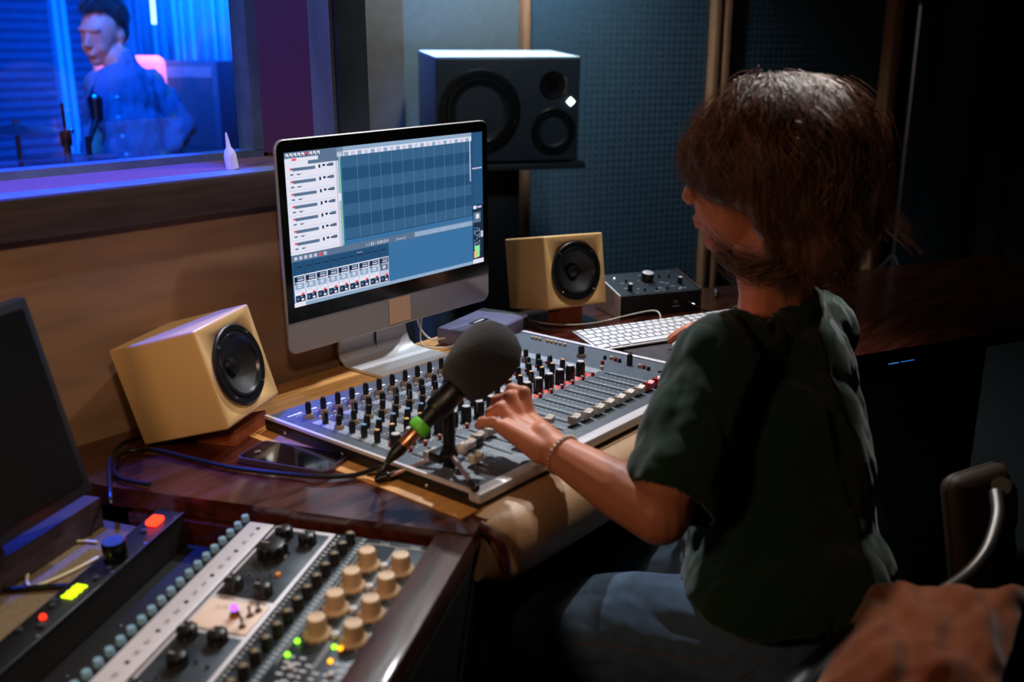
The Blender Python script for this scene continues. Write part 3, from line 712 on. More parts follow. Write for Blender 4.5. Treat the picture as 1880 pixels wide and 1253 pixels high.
row(.025, [.0187] + [U] * 11 + [.0355], .006); row(.044, [.0300] + [U] * 11 + [.0260]); row(.063, [.0255] + [U] * 12 + [.0205]); row(.082, [U] * 13 + [.0280])
x = .006
for k in range(14): key(x, .1005, U, .0085, 'function_key'); x += .0196
for k in range(3):
    for yy in (.063, .082): key(.292 + .019 * k, yy, U, .0155)
    key(.292 + .019 * k, .006, U, .0155); key(.292 + .019 * k, .1005, U, .0085, 'function_key')
key(.311, .025, U, .0155)
for k in range(4):
    key(.354 + .0182 * k, .1005, U, .0085, 'function_key')
    for yy in (.006, .025, .044, .063, .082):
        if not (k == 3 and yy == .006): key(.354 + .0182 * k, yy, U if k < 3 else .0150, .0155 if not (k == 3 and yy == .025) else .0150)
kc = thing('keyboard_cable', 'thin white cable from the back of the keyboard running left behind the console', 'cable', (1.9, 1.2, .76))
pts = [onz(1213, 588, .762), onz(1210, 575, .775), onz(1195, 571, .772), onz(1150, 580, .758), onz(1100, 592, .756), onz(1050, 597, .756), onz(1000, 594, .756), onz(960, 585, .756)]
MB().tube([p - V((1.9, 1.2, .76)) for p in pts], .0019, n=8).build('lead', mat('white_cable3', C(222, 218, 208), .5), kc)
mp = MB().box((.125, .1, .0015), (.25, .20, .003), bev=.001)
tag(mp.build('mouse_pad', mat('dark_mouse_pad', C(58, 52, 56), .8, var=.25, vscale=25), M=T(1.668, .938, .7505) @ Matrix.Rotation(R(-7), 4, 'Z')), 'dark mouse pad right of the console, below the keyboard', 'mouse pad')
ms = thing('computer_mouse', "white mouse on the dark pad under the woman's right hand", 'mouse', (1.776, .985, .7537), R(-15))
MB().ball((0, 0, .004), .03, (.95, 1.75, .62), 28, 18).build('shell', mat('white_mouse', C(232, 232, 236), .25), ms)
# phone
ph = thing('smartphone', 'dark smartphone lying face up on the desk left of the console, with a violet edge', 'phone', (.8675, 1.0785, .7508), R(18.5))
MB().prism(rrect(0, 0, .075, .158, .010), 0, .0085).build('case', mat('phone_case', C(70, 56, 78), .3), ph)
MB().prism(rrect(.003, .003, .072, .155, .008), .0084, .0092).build('screen', mat('phone_glass', C(6, 7, 9), .06, coat=.6), ph)
MB().lathe([(.006, 0), (.0055, .0015), (.003, .002)], 20, M=T(.028, .138, .0092)).build('lens', M_chrome, ph)
# ================================================================== MICROPHONE + TRIPOD
hub = V((.972, .925, .800)); M_mic = mat('mic_body_black', C(16, 16, 18), .4)
M_wind = mat('foam_windscreen', C(13, 14, 24), 1.0, bump=.8, bscale=900, sheen=.25)
mh = at(892, 655, 1.425); mt = at(766, 790, 1.40)
ax = (mh - mt).normalized()
mic = thing('microphone', 'black foam-covered microphone on the mini tripod, with a bright green ring near its tail', 'microphone', mt)
def ml(p): return p - mt
q = ax.to_track_quat('Z', 'Y').to_matrix().to_4x4(); Lm = (mh - mt).length
MB().lathe([(.010, -.016), (.012, -.02 + .006), (.028, Lm - .062), (.038, Lm - .048), (.046, Lm - .018), (.0475, Lm + .004), (.043, Lm + .026), (.032, Lm + .042), (.016, Lm + .050), (.002, Lm + .052)][2:], 40, M=q).build('foam_windscreen', M_wind, mic, smooth=80)
MB().lathe([(.0115, .008), (.0125, .014), (.0135, .06), (.0175, Lm - .055), (.0175, Lm)], 28, M=q).build('handle', M_mic, mic)
MB().lathe([(.0128, -.003), (.0155, .0), (.0158, .010), (.0135, .014)], 28, M=q).build('green_ring', mat('green_ring', C(100, 200, 50), .45), mic)
cabl = thing('microphone_cable', 'black cable with a copper-coloured plug running from the microphone to behind the left cube speaker', 'cable', mt)
m = MB(); m.lathe([(.0095, -.030), (.0100, -.004), (.009, -.002)], 24, M=q); m.build('plug', mat('copper_plug', C(214, 150, 110), .3, metal=.9), cabl)
m = MB(); m.lathe([(.004, -.062), (.0075, -.050), (.0098, -.040), (.0098, -.029)], 20, M=q); m.build('strain_relief', M_rubber, cabl)
e_ = mt - ax * .06
cp = [e_, e_ - ax * .02 + V((0, 0, -.004)), at(700, 858, 1.45), V(onz(655, 872, .757)), V(onz(590, 876, .757)), V(onz(500, 868, .756)), V(onz(420, 858, .756)), V(onz(350, 842, .756)), V(onz(280, 826, .756)), V(onz(225, 832, .756)), V(onz(210, 862, .756)), V(onz(225, 880, .756)), V(onz(275, 890, .756))]
MB().tube([ml(p) for p in cp], .0036, n=10, smooth=5).build('lead', M_rubber, cabl)
tag(MB().tube([V(onz(262, 802, .756)), V(onz(225, 815, .765)), V(onz(202, 845, .765)), V(onz(202, 905, .75)), V(onz(204, 925, .74))], .0034, n=10).build('speaker_cable', M_rubber), 'thick black cable looping down off the desk behind the left cube speaker', 'cable')
tp = thing('mini_tripod', 'small black desktop tripod with silver legs straddling the front left corner of the console', 'microphone stand', hub)
MB().cyl((0, 0, -.022), (0, 0, .105), .0095, .0085).build('post', M_mic, tp)
MB().box((-.012, .0, .0), (.040, .024, .014), bev=.002).build('hub', M_mic, tp)
clipc = ml(mt) * 0
cpt = mt + ax * .055 - hub
MB().tube([(0, 0, .095), (cpt.x * .5, cpt.y * .5, (.105 + cpt.z) / 2), cpt], [.010, .011, .014], n=14).build('clip', M_mic, tp)
MB().lathe([(.0165, .035), (.0185, .04), (.0185, .075), (.0165, .08)], 24, M=Matrix.Translation(mt - hub) @ q).build('clip_ring', M_mic, tp)
MB().ball((0.012, -.014, .004), .009, (1, 1, 1.1)).build('knob', M_rail, tp)
M_leg = mat('pink_silver_leg', C(200, 172, 176), .3, metal=.7)
for p in (V((.904, 1.003, .757)), V((.921, .829, .788)), V((1.060, .944, .784))):
    a = V((0, 0, -.002)) + (p - hub) * .14; e = p - hub
    lg = MB().cyl(a, e, .0036).build('leg', M_leg, tp)
    MB().cap(e - (e - a).normalized() * .014, e, .0062, .0062).build('rubber_foot', M_rubber, lg)
# ================================================================== RACK UNITS in the left wing (frame WING: x = along, y = across, z up)
M_rackb = mat('black_rack_panel', C(22, 23, 26), 0.4, metal=.2)
M_rackg = mat('grey_rack_panel', C(58, 66, 74), 0.38, metal=.4, var=.25, vscale=50)
M_rackw = mat('white_rack_panel', C(206, 204, 214), 0.4, metal=.15, var=.04)
M_cream = mat('cream_knob', C(190, 158, 122), 0.42)
M_creamt = mat('cream_knob_top', C(226, 200, 172), 0.4)
M_cplate = mat('cream_name_plate', C(236, 216, 204), 0.45)
S0, S1, ZP = -.545, -.052, -.014
def unit(name, label, cat, t0, t1, mm, zp=ZP, dep=.10):
    M_ = WING @ T(S0, t0 + .0006, zp)
    u = thing(name, label, cat, M_.translation, M_.to_3x3())
    w_ = t1 - t0 - .0012
    MB().box(((S1 - S0) / 2, w_ / 2, -.0015), (S1 - S0, w_, .003), bev=.0006).build('front_panel', mm, u)
    MB().box(((S1 - S0) / 2, w_ / 2, -.003 - dep / 2), (S1 - S0 - .01, w_ - .002, dep), bev=0).build('housing', M_void, u)
    return u, (lambda s, t, z=0.0: V((s - S0, t - t0 - .0006, z)))
def small(u, name, mm, loc, r, h, n=16, top=None, rt=None):
    m = MB(); m.lathe([(r, 0), (rt or r, h * .9), ((rt or r) * .9, h)], n)
    if top: m.mi = 1; m.lathe([((rt or r) * .88, h), ((rt or r) * .5, h + .0006)], n)
    return m.build(name, [mm] + ([top] if top else []), u, Matrix.Translation(loc))
# --- unit with eight cream knobs
u, q_ = unit('rack_preamplifier', 'dark rack unit with eight cream knobs and green and orange lights, beside the wooden rail', 'rack unit', .052, .141, M_rackg)
def cream(s, t):
    m = MB(); m.mi = 0; m.lathe([(.0165, 0), (.0165, .0025), (.0150, .0045), (.0122, .0060), (.0115, .0075), (.0108, .0225), (.0104, .0235)], 32)
    m.mi = 1; m.lathe([(.0103, .0235), (.0096, .0246), (.0070, .0248), (.0066, .0240)], 32)
    for k in range(16):
        a = 2 * math.pi * k / 16; m.mi = 0; m.box((.0112 * math.cos(a), .0112 * math.sin(a), .015), (.0009, .0009, .014))
    return m
ck = None
for t in (.1160, .0705):
    for s in (-.1135, -.1605, -.2080, -.2570):
        if ck is None: ck = cream(0, 0).build('cream_knob', [M_cream, M_creamt], u); o = ck
        else: o = ck.copy(); COL.objects.link(o); o.parent = u; o.name = 'cream_knob'
        o.location = q_(s, t); o.rotation_euler = (0, 0, s * 40 + t * 9)
        small(u, 'white_push_button', M_rackw, q_(s + .001, t - .0215), .0052, .006, top=M_wcap)
for s, t, c_, nm in ((-.2746, .1328, (.25, 1, .02, 1), 'green_led'), (-.299, .1325, (.25, 1, .02, 1), 'green_led'), (-.274, .0876, (.3, 1, .02, 1), 'green_led'), (-.2746, .0800, (1, .36, .01, 1), 'orange_led'), (-.2976, .0811, (1, .36, .01, 1), 'orange_led')):
    MB().ball((0, 0, .001), .0030).build(nm, glow(nm, c_, 3.2), u, Matrix.Translation(q_(s, t)))
m = MB()
for t0, t1 in ((.055, .0935), (.0965, .138)):
    for s_ in (-.064,): m.box(q_(s_, (t0 + t1) / 2, .0004), (.0008, t1 - t0, .0004))
    for t_ in (t0, t1): m.box(q_(-.19, t_, .0004), (.252, .0008, .0004))
rs = random.Random(4)
for s_ in [-.30 - .0098 * k for k in range(24)]:
    for t_ in (.062, .074, .089, .102, .114, .127):
        if rs.random() < .8: m.box(q_(s_, t_ + rs.uniform(-.002, .002), .0004), (.0035, rs.uniform(.004, .009), .0004))
for s_ in (-.1135, -.1605, -.2080, -.2570):
    for t_ in (.1160, .0705):
        for k in range(11):
            a = R(-60 + 30 * k); m.box((0, 0, 0), (.0022, .0008, .0004), M=Matrix.Translation(q_(s_, t_, .0004)) @ Matrix.Rotation(a, 4, 'Z') @ T(.0185, 0, 0))
for t_ in (.075, .118): text_mesh(m, 'Line', .008, Matrix.Translation(q_(-.062, t_ + .004, .0006)) @ Matrix.Rotation(R(-90), 4, 'Z'))
m.build('printed_legends', mat('rack_print', C(200, 204, 208), .5), u)
for s_ in [-.318 - .03 * k for k in range(7)]:
    for t_ in (.070, .118): small(u, 'small_button', M_wcap, q_(s_, t_), .0042, .004)
# --- strip of black pointer knobs
u, q_ = unit('rack_mixer', 'narrow dark rack unit with a single row of black pointer knobs', 'rack unit', .141, .189, M_rackg)
pk = None
for k in range(16):
    s_ = -.069 - .0250 * k
    if pk is None:
        m = MB(); m.lathe([(.0075, 0), (.0065, .003), (.0052, .012), (.0050, .0165)], 18); m.box((0, 0, .009), (.0045, .0135, .0150), bev=.001); m.mi = 1; m.box((.0034, -.001, .011), (.0010, .010, .010)); m.lathe([(.0042, .0166), (.003, .0172)], 14)
        pk = m.build('pointer_knob', [M_knob, mat('khaki_line', C(128, 112, 84), .5)], u); o = pk
    else: o = pk.copy(); COL.objects.link(o); o.parent = u; o.name = 'pointer_knob'
    o.location = q_(s_, .1605); o.rotation_euler = (0, 0, R(rs.uniform(-30, 30)))
    if k % 2 == 0: small(u, 'steel_button', M_steel, q_(s_ - .012, .178), .003, .004)
m = MB()
for k in range(60):
    s_ = -.058 - .0078 * k
    m.box(q_(s_, .146, .0004), (.003, .004 + .003 * rs.random(), .0004)); m.box(q_(s_, .183, .0004), (.003, .003 + .003 * rs.random(), .0004))
m.build('printed_legends', mat('rack_print2', C(170, 178, 184), .5), u)
# --- white framed unit
u, q_ = unit('rack_compressor', 'white-framed rack unit with dark knob panels and a cream plate holding a violet lamp', 'rack unit', .189, .279, M_rackw)
for s_a, s_b in ((-.214, -.062), (-.44, -.288)):
    MB().box(q_((s_a + s_b) / 2, .234, .0008), (s_b - s_a, .078, .0018), bev=.0004).build('dark_panel', M_rackg, u)
def dknob(s, t, r=.0098, h=.016):
    m = MB(); m.lathe([(r * 1.25, .001), (r * 1.2, .004), (r, .006), (r * .95, h), (r * .8, h + .001)], 24)
    for k in range(10): a = 2 * math.pi * k / 10; m.box((r * math.cos(a), r * math.sin(a), h * .6), (r * .35, r * .35, h * .75))
    m.mi = 1; m.box((0, r * .6, h + .0012), (.001, r * .7, .0008)); return m.build('fluted_knob', [M_knob, M_wcap], u, Matrix.Translation(q_(s, t)))
dknob(-.1234, .2446, .0165, .020); 
for s, t in ((-.0788, .2515), (-.086, .2140), (-.2000, .2560), (-.2040, .2140), (-.299, .2575), (-.2985, .2190), (-.345, .24), (-.40, .256), (-.40, .215)): dknob(s, t)
scr = [(-.114, .227), (-.150, .244), (-.170, .252), (-.168, .224), (-.176, .236), (-.330, .262), (-.338, .222), (-.342, .206), (-.372, .25), (-.21, .235)]
for s, t in scr: small(u, 'chrome_screw', M_chrome, q_(s, t, .0015), .0030, .003, rt=.002)
small(u, 'orange_button', mat('orange_jewel', C(230, 150, 80), .3), q_(-.163, .216, .0015), .0036, .004)
MB().box(q_(-.252, .2335, .001), (.056, .078, .0022), bev=.0006).build('cream_plate', M_cplate, u)
m = MB(); text_mesh(m, 'JLM', .010, Matrix.Translation(q_(-.243, .257, .0024)) @ Matrix.Rotation(R(-90), 4, 'Z')); m.build('plate_lettering', mat('tan_print', C(190, 150, 140), .6), u)
lp = thing  # keep the lamp a part
m = MB(); m.lathe([(.0065, .001), (.0065, .004), (.0048, .006), (.0044, .010)], 20); lampb = m.build('lamp_socket', mat('brass_socket', C(150, 96, 60), .35, metal=.7), u, Matrix.Translation(q_(-.2515, .2250, .001)))
MB().ball((0, 0, .0125), .0048).build('violet_lamp', glow('violet_lamp', (.42, .12, 1, 1), 2.2), lampb)
for s, t in ((-.247, .208), (-.236, .203), (-.268, .206)): 
    tg = small(u, 'toggle_switch', mat('bronze', C(120, 80, 50), .35, metal=.7), q_(s, t, .001), .0042, .003)
    MB().cyl((0, 0, .002), (.003, .002, .013), .0012, .0020).build('lever', M_steel, tg)
# --- white patch strip
u, q_ = unit('patch_strip', 'white strip with black round holes beside a row of pale blue studs', 'patch panel', .279, .334, M_rackb)
MB().box(q_(-.298, .2985, .0014), (S1 - S0 - .006, .037, .003), bev=.0012).build('white_strip', M_rackw, u)
for k in range(8): small(u, 'black_hole', M_blackg, q_(-.069 - .0575 * k, .2965, .0028), .0030, .0006)
m = MB(); rs = random.Random(8)
for k in range(22):
    s_ = -.083 - .0195 * k
    if (k % 3) == 2: continue
    for j in range(3): m.box((0, 0, 0), (.0008, .0065, .0003), M=Matrix.Translation(q_(s_ - .003 * j, .2965, .0031)) @ Matrix.Rotation(R(rs.uniform(-50, 50)), 4, 'Z'))
m.build('scribbled_marks', mat('pencil_mark', C(70, 66, 74), .6), u)
sd = None
for k in range(22):
    if sd is None: sd = small(u, 'blue_stud', mat('pale_blue_stud', C(126, 164, 188), .3), q_(-.0498, .326), .0056, .0085, top=None, rt=.0050); o = sd
    else: o = sd.copy(); COL.objects.link(o); o.parent = u; o.name = 'blue_stud'
    o.location = q_(-.0505 - .0197 * k, .3265)
# --- blank
u, q_ = unit('blank_rack_panel', 'plain black rack panel with tiny screws between the blue studs and the left rack unit', 'rack panel', .334, .421, mat('black_blank', C(6, 6, 7), .6), zp=-.062, dep=.06)
for s, t in ((-.1993, .3773), (-.2433, .3967), (-.3113, .380), (-.3421, .3984)): small(u, 'screw', M_steel, q_(s, t), .0022, .001)
# --- leftmost unit
u, q_ = unit('rack_power_unit', 'leftmost black rack unit with a glowing red switch, a blue-topped knob and a yellow-green meter', 'rack unit', .4215, .4665, M_rackb)
MB().box(q_(-.298, .4225, .0012), (S1 - S0, .0012, .0016)).build('worn_edge', M_steel, u)
MB().box(q_(-.0856, .4460, .004), (.022, .018, .008), bev=.003).build('red_switch', glow('red_switch', (1, .03, .01, 1), 4.0), u)
kn = small(u, 'blue_topped_knob', M_blackg, q_(-.176, .4425), .0155, .027, n=32, top=mat('blue_cap_knob', C(40, 66, 150), .4))
gm = MB()
for k in range(6): gm.box(q_(-.2415 - .005 * k, .445 + .001 * (k % 2), .0015), (.0036, .016, .002), bev=.0006)
gm.build('green_meter', glow('green_meter', (.62, 1, .01, 1), 2.2), u)
MB().ball(q_(-.3083, .4466, .002), .0042).build('red_led', glow('red_led_b', (1, .03, .01, 1), 2.4), u)
for s, t in ((-.110, .447), (-.200, .436), (-.222, .438), (-.322, .438), (-.335, .458), (-.285, .452), (-.276, .458)): small(u, 'small_button', M_rackg, q_(s, t), .0040, .004)
for s, t in ((-.135, .4280), (-.205, .4285), (-.066, .4285), (-.34, .4285)): small(u, 'chrome_screw', M_chrome, q_(s, t), .0026, .0015)
# ================================================================== big monitor at the left, seen from the side
B0 = V((.5975, 1.2380, .779)); 
lm = thing('computer_screen', 'large switched-off black flat screen at the far left, leaning back on the desk ledge', 'screen', B0, eul(24.5, -14, 0))
MB().box((-.23, .012, .139), (.46, .022, .278), bev=.004).build('bezel', mat('bezel_black', C(24, 26, 30), .4), lm)
MB().box((-.23, -.0004, .141), (.432, .002, .246)).build('screen_panel', mat('dead_screen', C(5, 6, 8), .35), lm)
MB().box((-.23, .036, .14), (.20, .03, .16), bev=.01).build('rear_shell', M_black, lm)
MB().box((-.23, .050, .025), (.16, .06, .095), bev=.004).build('stand_foot', M_black, lm)
# cables behind the rack
def floorpt(u, v, z=.703): return V(onz(u, v, z))
M_wc = mat('dirty_white_cable', C(205, 195, 165), .5)
tag(MB().tube([floorpt(*p) for p in ((178, 996), (140, 995), (100, 1008), (68, 1032), (50, 1058), (56, 1078), (90, 1068), (135, 1048), (180, 1024))], .0022, n=8).build('white_cable', M_wc), 'thin white cable curling in a loop on the brown carpeted plinth', 'cable')
tag(MB().tube([floorpt(*p, .705) for p in ((-60, 1084), (0, 1084), (60, 1080), (115, 1077), (160, 1078))], .004, n=8).build('black_cable', M_rubber), 'black cable crossing the carpeted plinth at the left edge of the picture', 'cable')
# ================================================================== PEOPLE
M_skin = mat('skin', C(212, 132, 100), 0.5, sss=.12, var=.05, vscale=30, bump=.04, bscale=900)
M_hair = mat('brown_hair', C(122, 80, 58), 0.36, spec=.8, var=.5, vscale=70, stretch=(1, 1, .2))
M_shirt = mat('dark_green_cotton', C(17, 50, 32), 0.95, sheen=.25, bump=.12, bscale=900, var=.06, vscale=15)
M_denim = mat('washed_blue_denim', C(74, 96, 122), 0.9, var=.14, vscale=40, bump=.05, bscale=1300, detail=3)
M_stitch = mat('tan_stitching', C(130, 98, 78), .8)
def add_head(m, H, s=1.0, chin=1.0):
    """skull, jaw and face in head space: x forward, y left, z up"""
    def b(c, r): m.ball((0, 0, 0), 1.0, (r[0] * s, r[1] * s, r[2] * s), 24, 16, M=H @ T(c[0] * s, c[1] * s, c[2] * s) ) if False else _b(m, H, c, r, s)
    b((-.008, 0, .020), (.094, .076, .082)); b((.025, 0, .0), (.068, .066, .085)); b((.036, 0, -.052), (.052, .054, .055)); b((.064, 0, -.092), (.024 * chin, .026, .020))
    b((.052, .030, -.040), (.034, .026, .034)); b((.052, -.030, -.040), (.034, .026, .034))       # cheeks
    b((.082, .0, .028), (.016, .050, .012))                                                       # brow
    m.cap(H @ V((.090 * s, 0, .012 * s)), H @ V((.107 * s, 0, -.026 * s)), .0075 * s, .0105 * s); b((.100, .009, -.032), (.010, .008, .007)); b((.100, -.009, -.032), (.010, .008, .007))
    b((.090, 0, -.058), (.012, .022, .0065)); b((.088, 0, -.069), (.012, .020, .0070)); b((.082, 0, -.054), (.014, .026, .016))
    for sy in (1, -1):
        b((-.006, .077 * sy, -.008), (.017, .007, .028)); b((-.010, .082 * sy, -.002), (.013, .006, .020)); b((.0, .078 * sy, -.030), (.009, .006, .010))
def _b(m, H, c, r, s):
    n0 = set(m.bm.verts)
    rr_ = bmesh.ops.create_uvsphere(m.bm, u_segments=24, v_segments=16, radius=1.0)
    bmesh.ops.transform(m.bm, matrix=H @ Matrix.Translation(V(c) * s) @ Matrix.Diagonal((r[0] * s, r[1] * s, r[2] * s, 1)), verts=rr_['verts'])
def headM(pos, yaw, pitch, roll=0):
    return Matrix.Translation(pos) @ Matrix.Rotation(R(yaw), 4, 'Z') @ Matrix.Rotation(R(pitch), 4, 'Y') @ Matrix.Rotation(R(roll), 4, 'X')
def ell(m, p, r, yaw=0, tilt=0): _b(m, Matrix.Translation(p) @ Matrix.Rotation(R(yaw), 4, 'Z') @ Matrix.Rotation(R(tilt), 4, 'X'), (0, 0, 0), r, 1.0)
def finger(m, pts, r0, r1):
    for i in range(len(pts) - 1):
        n = len(pts) - 1; a = r0 + (r1 - r0) * i / n; c = r0 + (r1 - r0) * (i + 1) / n
        m.cap(pts[i], pts[i + 1], a, c)
def eyes(H, s, par, PM):
    for sy in (1, -1):
        e = MB(); e.ball((0, 0, 0), .0115 * s); e.mi = 1; e.ball((.0075 * s, 0, 0), .0055 * s, (.8, 1, 1))
        e.build('eye', [mat('eye_white', C(170, 166, 162), .5), mat('iris', C(50, 36, 28), .2)], par, PM @ H @ T(.0700 * s, .030 * sy * s, .008 * s))
def wrinkle(o, amp, sc, seed=0.0, st=(1, 1, 1), keep=None):
    me = o.data; nn = [v.normal.copy() for v in me.vertices]
    for v in me.vertices:
        p = V((v.co.x * st[0], v.co.y * st[1], v.co.z * st[2])) * sc + V((seed, seed, seed))
        n = abs(noise.noise(p)) * 1.6 - .5 + .4 * noise.noise(p * 2.3)
        v.co += nn[v.index] * (amp * n)

# ---- seated woman
Hp = at(1390, 316, 1.43)
HM = headM(Hp, 98, 9, 3)
LS = at(1318, 668, 1.40); BY = 0; A_ = V((math.cos(R(BY)), math.sin(R(BY)), 0)); RS = LS + A_ * .345 + V((0, .0, -.026))
mid = (LS + RS) / 2; HC = at(1438, 1120, 1.44)
EL = at(1212, 945, 1.30); WR = at(1020, 829, 1.42)
EL = EL + V((0, 0, 0)); RE = RS + V((.09, .20, -.19)); RW = V((1.79, .885, .812))
neck0 = HM @ V((-.035, 0, -.06)); neck1 = mid + V((0, .0, .055))
fw = V((-A_.y, A_.x, 0))
LH = HC - A_ * .085; RH = HC + A_ * .085
LK = at(1020, 1158, 1.50); RK = at(1120, 1075, 1.72)
LA = V((LK.x - .0, LK.y + .06, .09)); RA = V((RK.x + .02, RK.y + .05, .09))
wom = thing('person', 'seated woman in a dark green t-shirt and blue jeans, one hand on the console knobs', 'person', (HC.x, HC.y, 0))
WI = wom.matrix_world.inverted()
b = MB(); add_head(b, HM)
b.cap(neck0, neck1, .050, .056); b.cap(HM @ V((.0, 0, -.045)), neck1, .046, .050)
b.cap(LS, RS, .050, .050); ell(b, mid + V((0, -.0, -.11)), (.135, .080, .13), BY); ell(b, (mid + HC) / 2, (.125, .085, .17), BY); ell(b, HC, (.155, .11, .11), BY)
b.cap(LS, EL, .046, .039); b.cap(EL, EL + (WR - EL) * .35, .041, .040); b.cap(EL + (WR - EL) * .35, WR, .040, .0265); b.ball(WR, .0262)
b.cap(RS, RE, .046, .039); b.cap(RE, RW, .039, .026)
for h_, k_, a_ in ((LH, LK, LA), (RH, RK, RA)):
    b.cap(h_, k_, .078, .055); b.cap(k_, a_, .053, .036); b.cap(a_, a_ + V((0, .15, -.045)), .036, .030)
# left hand: palm and five fingers closing on a knob
hd_ = (at(936, 770, 1.47) - WR).normalized()            # wrist -> knuckles
sd_ = hd_.cross(V((0, 0, 1))).normalized()                   # toward the thumb side (+x)
un_ = sd_.cross(hd_).normalized()
def hp(a, s_, u_): return WR + hd_ * a + sd_ * s_ + un_ * u_
b.cap(WR, hp(.03, .004, .004), .0250, .0235)
for s_ in (-.028, -.011, .009, .026): b.cap(hp(.014, s_ * .55, -.002), hp(.078, s_, .006 - abs(s_) * .12), .0200, .0128)
FG = {'index': [(.080, .026, .008), (.102, .031, .032), (.123, .029, .026), (.131, .024, .004)],
      'middle': [(.084, .009, .011), (.108, .008, .028), (.127, .006, .010), (.130, .004, -.012)],
      'ring': [(.080, -.010, .008), (.104, -.013, .017), (.119, -.012, -.002), (.121, -.008, -.022)],
      'pinky': [(.073, -.028, .003), (.094, -.036, .005), (.110, -.038, -.004), (.118, -.036, -.016)],
      'thumb': [(.020, .026, -.008), (.052, .046, -.018), (.082, .050, -.026), (.106, .040, -.032)]}
for n_, l_ in FG.items():
    r0, r1 = {'index': (.0108, .0082), 'middle': (.0110, .0084), 'ring': (.0104, .0080), 'pinky': (.0094, .0072), 'thumb': (.0135, .0088)}[n_]
    finger(b, [hp(*q) for q in l_], r0, r1)
    for q in l_[1:3]: b.ball(hp(*q), r0 * 1.02)
# right hand resting on the mouse
rd = (V((1.776, .985, .80)) - RW).normalized(); rs_ = V((0, 0, 1)).cross(rd).normalized(); ru = rd.cross(rs_).normalized()
def rp(a, s_, u_): return RW + rd * a + rs_ * s_ + ru * u_
for s_ in (-.026, -.009, .009, .025): b.cap(rp(.0, s_ * .5, 0), rp(.075, s_, .004), .0150, .0110)
for s_, ln in ((.027, .065), (.009, .075), (-.010, .070), (-.027, .055)):
    finger(b, [rp(.075, s_, .004), rp(.075 + ln * .45, s_ * 1.15, .006), rp(.075 + ln * .8, s_ * 1.2, -.008), rp(.075 + ln, s_ * 1.2, -.018)], .0095, .0072)
finger(b, [rp(.01, .02, -.004), rp(.045, .042, -.012), rp(.075, .048, -.020)], .0125, .0085)
o = remesh(b, .0030, 5, .5).build('body', M_skin, wom, WI, smooth=180)
eyes(HM, 1.0, wom, WI)
nl = MB()
for n_, l_ in FG.items():
    a_, c_ = hp(*l_[-2]), hp(*l_[-1]); d_ = (c_ - a_).normalized(); upn = (un_ - d_ * un_.dot(d_)).normalized()
    q_m = Matrix((sd_, d_, upn)).transposed().to_4x4(); q_m.translation = c_ + upn * .0062 + d_ * .001
    nl.box((0, 0, 0), (.0085, .0105, .0012), M=q_m, bev=.0005)
nl.build('fingernails', mat('fingernail', C(232, 190, 172), .25), wom, WI)
# t-shirt
s_ = MB()
ell(s_, mid + V((0, -.01, -.05)), (.165, .110, .115), BY); ell(s_, mid + V((0, -.02, -.16)), (.170, .125, .17), BY)
ell(s_, (mid + HC) / 2 + V((0, -.012, -.02)), (.158, .125, .19), BY); ell(s_, HC + V((0, -.0, .06)), (.178, .140, .10), BY)
ell(s_, mid + (HC - mid) * .72, (.166, .132, .15), BY); s_.cap(LS, RS, .066, .066); s_.cap(neck1 + V((0, -.008, .0)), mid, .064, .085); s_.cap(neck1 + V((0, -.01, -.03)), LS, .062, .062); s_.cap(neck1 + V((0, -.01, -.03)), RS, .062, .062)
e1_ = LS + (EL - LS) * .80; s_.cap(LS, e1_, .068, .064); s_.cap(LS + (EL - LS) * .3 + V((-.004, .0, -.02)), e1_ + V((.004, -.004, -.012)), .064, .064)
e2_ = RS + (RE - RS) * .85; s_.cap(RS, e2_, .066, .060)
sh = remesh(s_, .0045, 8, .5); bm = sh.bm
def cut(bm, p, n, rad, lat=None):
    n = n.normalized()
    kill = [v for v in bm.verts if (v.co - p).dot(n) > 0 and (v.co - p).length < rad and (lat is None or (v.co - mid).dot(A_) < lat)]
    bmesh.ops.delete(bm, geom=kill, context='VERTS')
cut(bm, e1_ + (EL - LS).normalized() * .030, (EL - LS), .100, -.185); cut(bm, e2_ + (RE - RS).normalized() * .02, (RE - RS), .072)
nk = (HM.translation - neck1).normalized(); cut(bm, neck1 + V((0, 0, .022)), nk + V((0, .35, 0)), .12)
hem = HC.z + .046
bmesh.ops.delete(bm, geom=[v for v in bm.verts if v.co.z < hem + .02 * math.sin(v.co.x * 30) * .4], context='VERTS')
shirt = sh.build('t_shirt', M_shirt, wom, WI, smooth=180)
wrinkle(shirt, .0075, 11, 3.1, (1.2, 1.2, .5)); wrinkle(shirt, .0035, 26, 9.0, (1, 1, .6))
md = shirt.modifiers.new('s', 'SOLIDIFY'); md.thickness = .0028; md.offset = 1
# hems
# jeans
j = MB(); ell(j, HC + V((0, -.008, -.015)), (.172, .132, .105), BY); ell(j, HC + V((0, .0, .045)), (.152, .114, .06), BY)
for h_, k_, a_ in ((LH, LK, LA), (RH, RK, RA)):
    j.cap(h_ + V((0, .0, -.012)), h_ + (k_ - h_) * .5, .094, .086); j.cap(h_ + (k_ - h_) * .5, k_, .086, .072); j.ball(k_, .073); j.cap(k_, a_ + V((0, 0, .04)), .070, .060)
jm = remesh(j, .0055, 6, .5)
bmesh.ops.delete(jm.bm, geom=[v for v in jm.bm.verts if v.co.z > HC.z + .075], context='VERTS')
jeans = jm.build('jeans', M_denim, wom, WI, smooth=180); wrinkle(jeans, .006, 9, 5.0, (2.2, .7, 1.2)); wrinkle(jeans, .0018, 26, 1.0, (2.0, .6, 1))
md = jeans.modifiers.new('s', 'SOLIDIFY'); md.thickness = .003; md.offset = 0
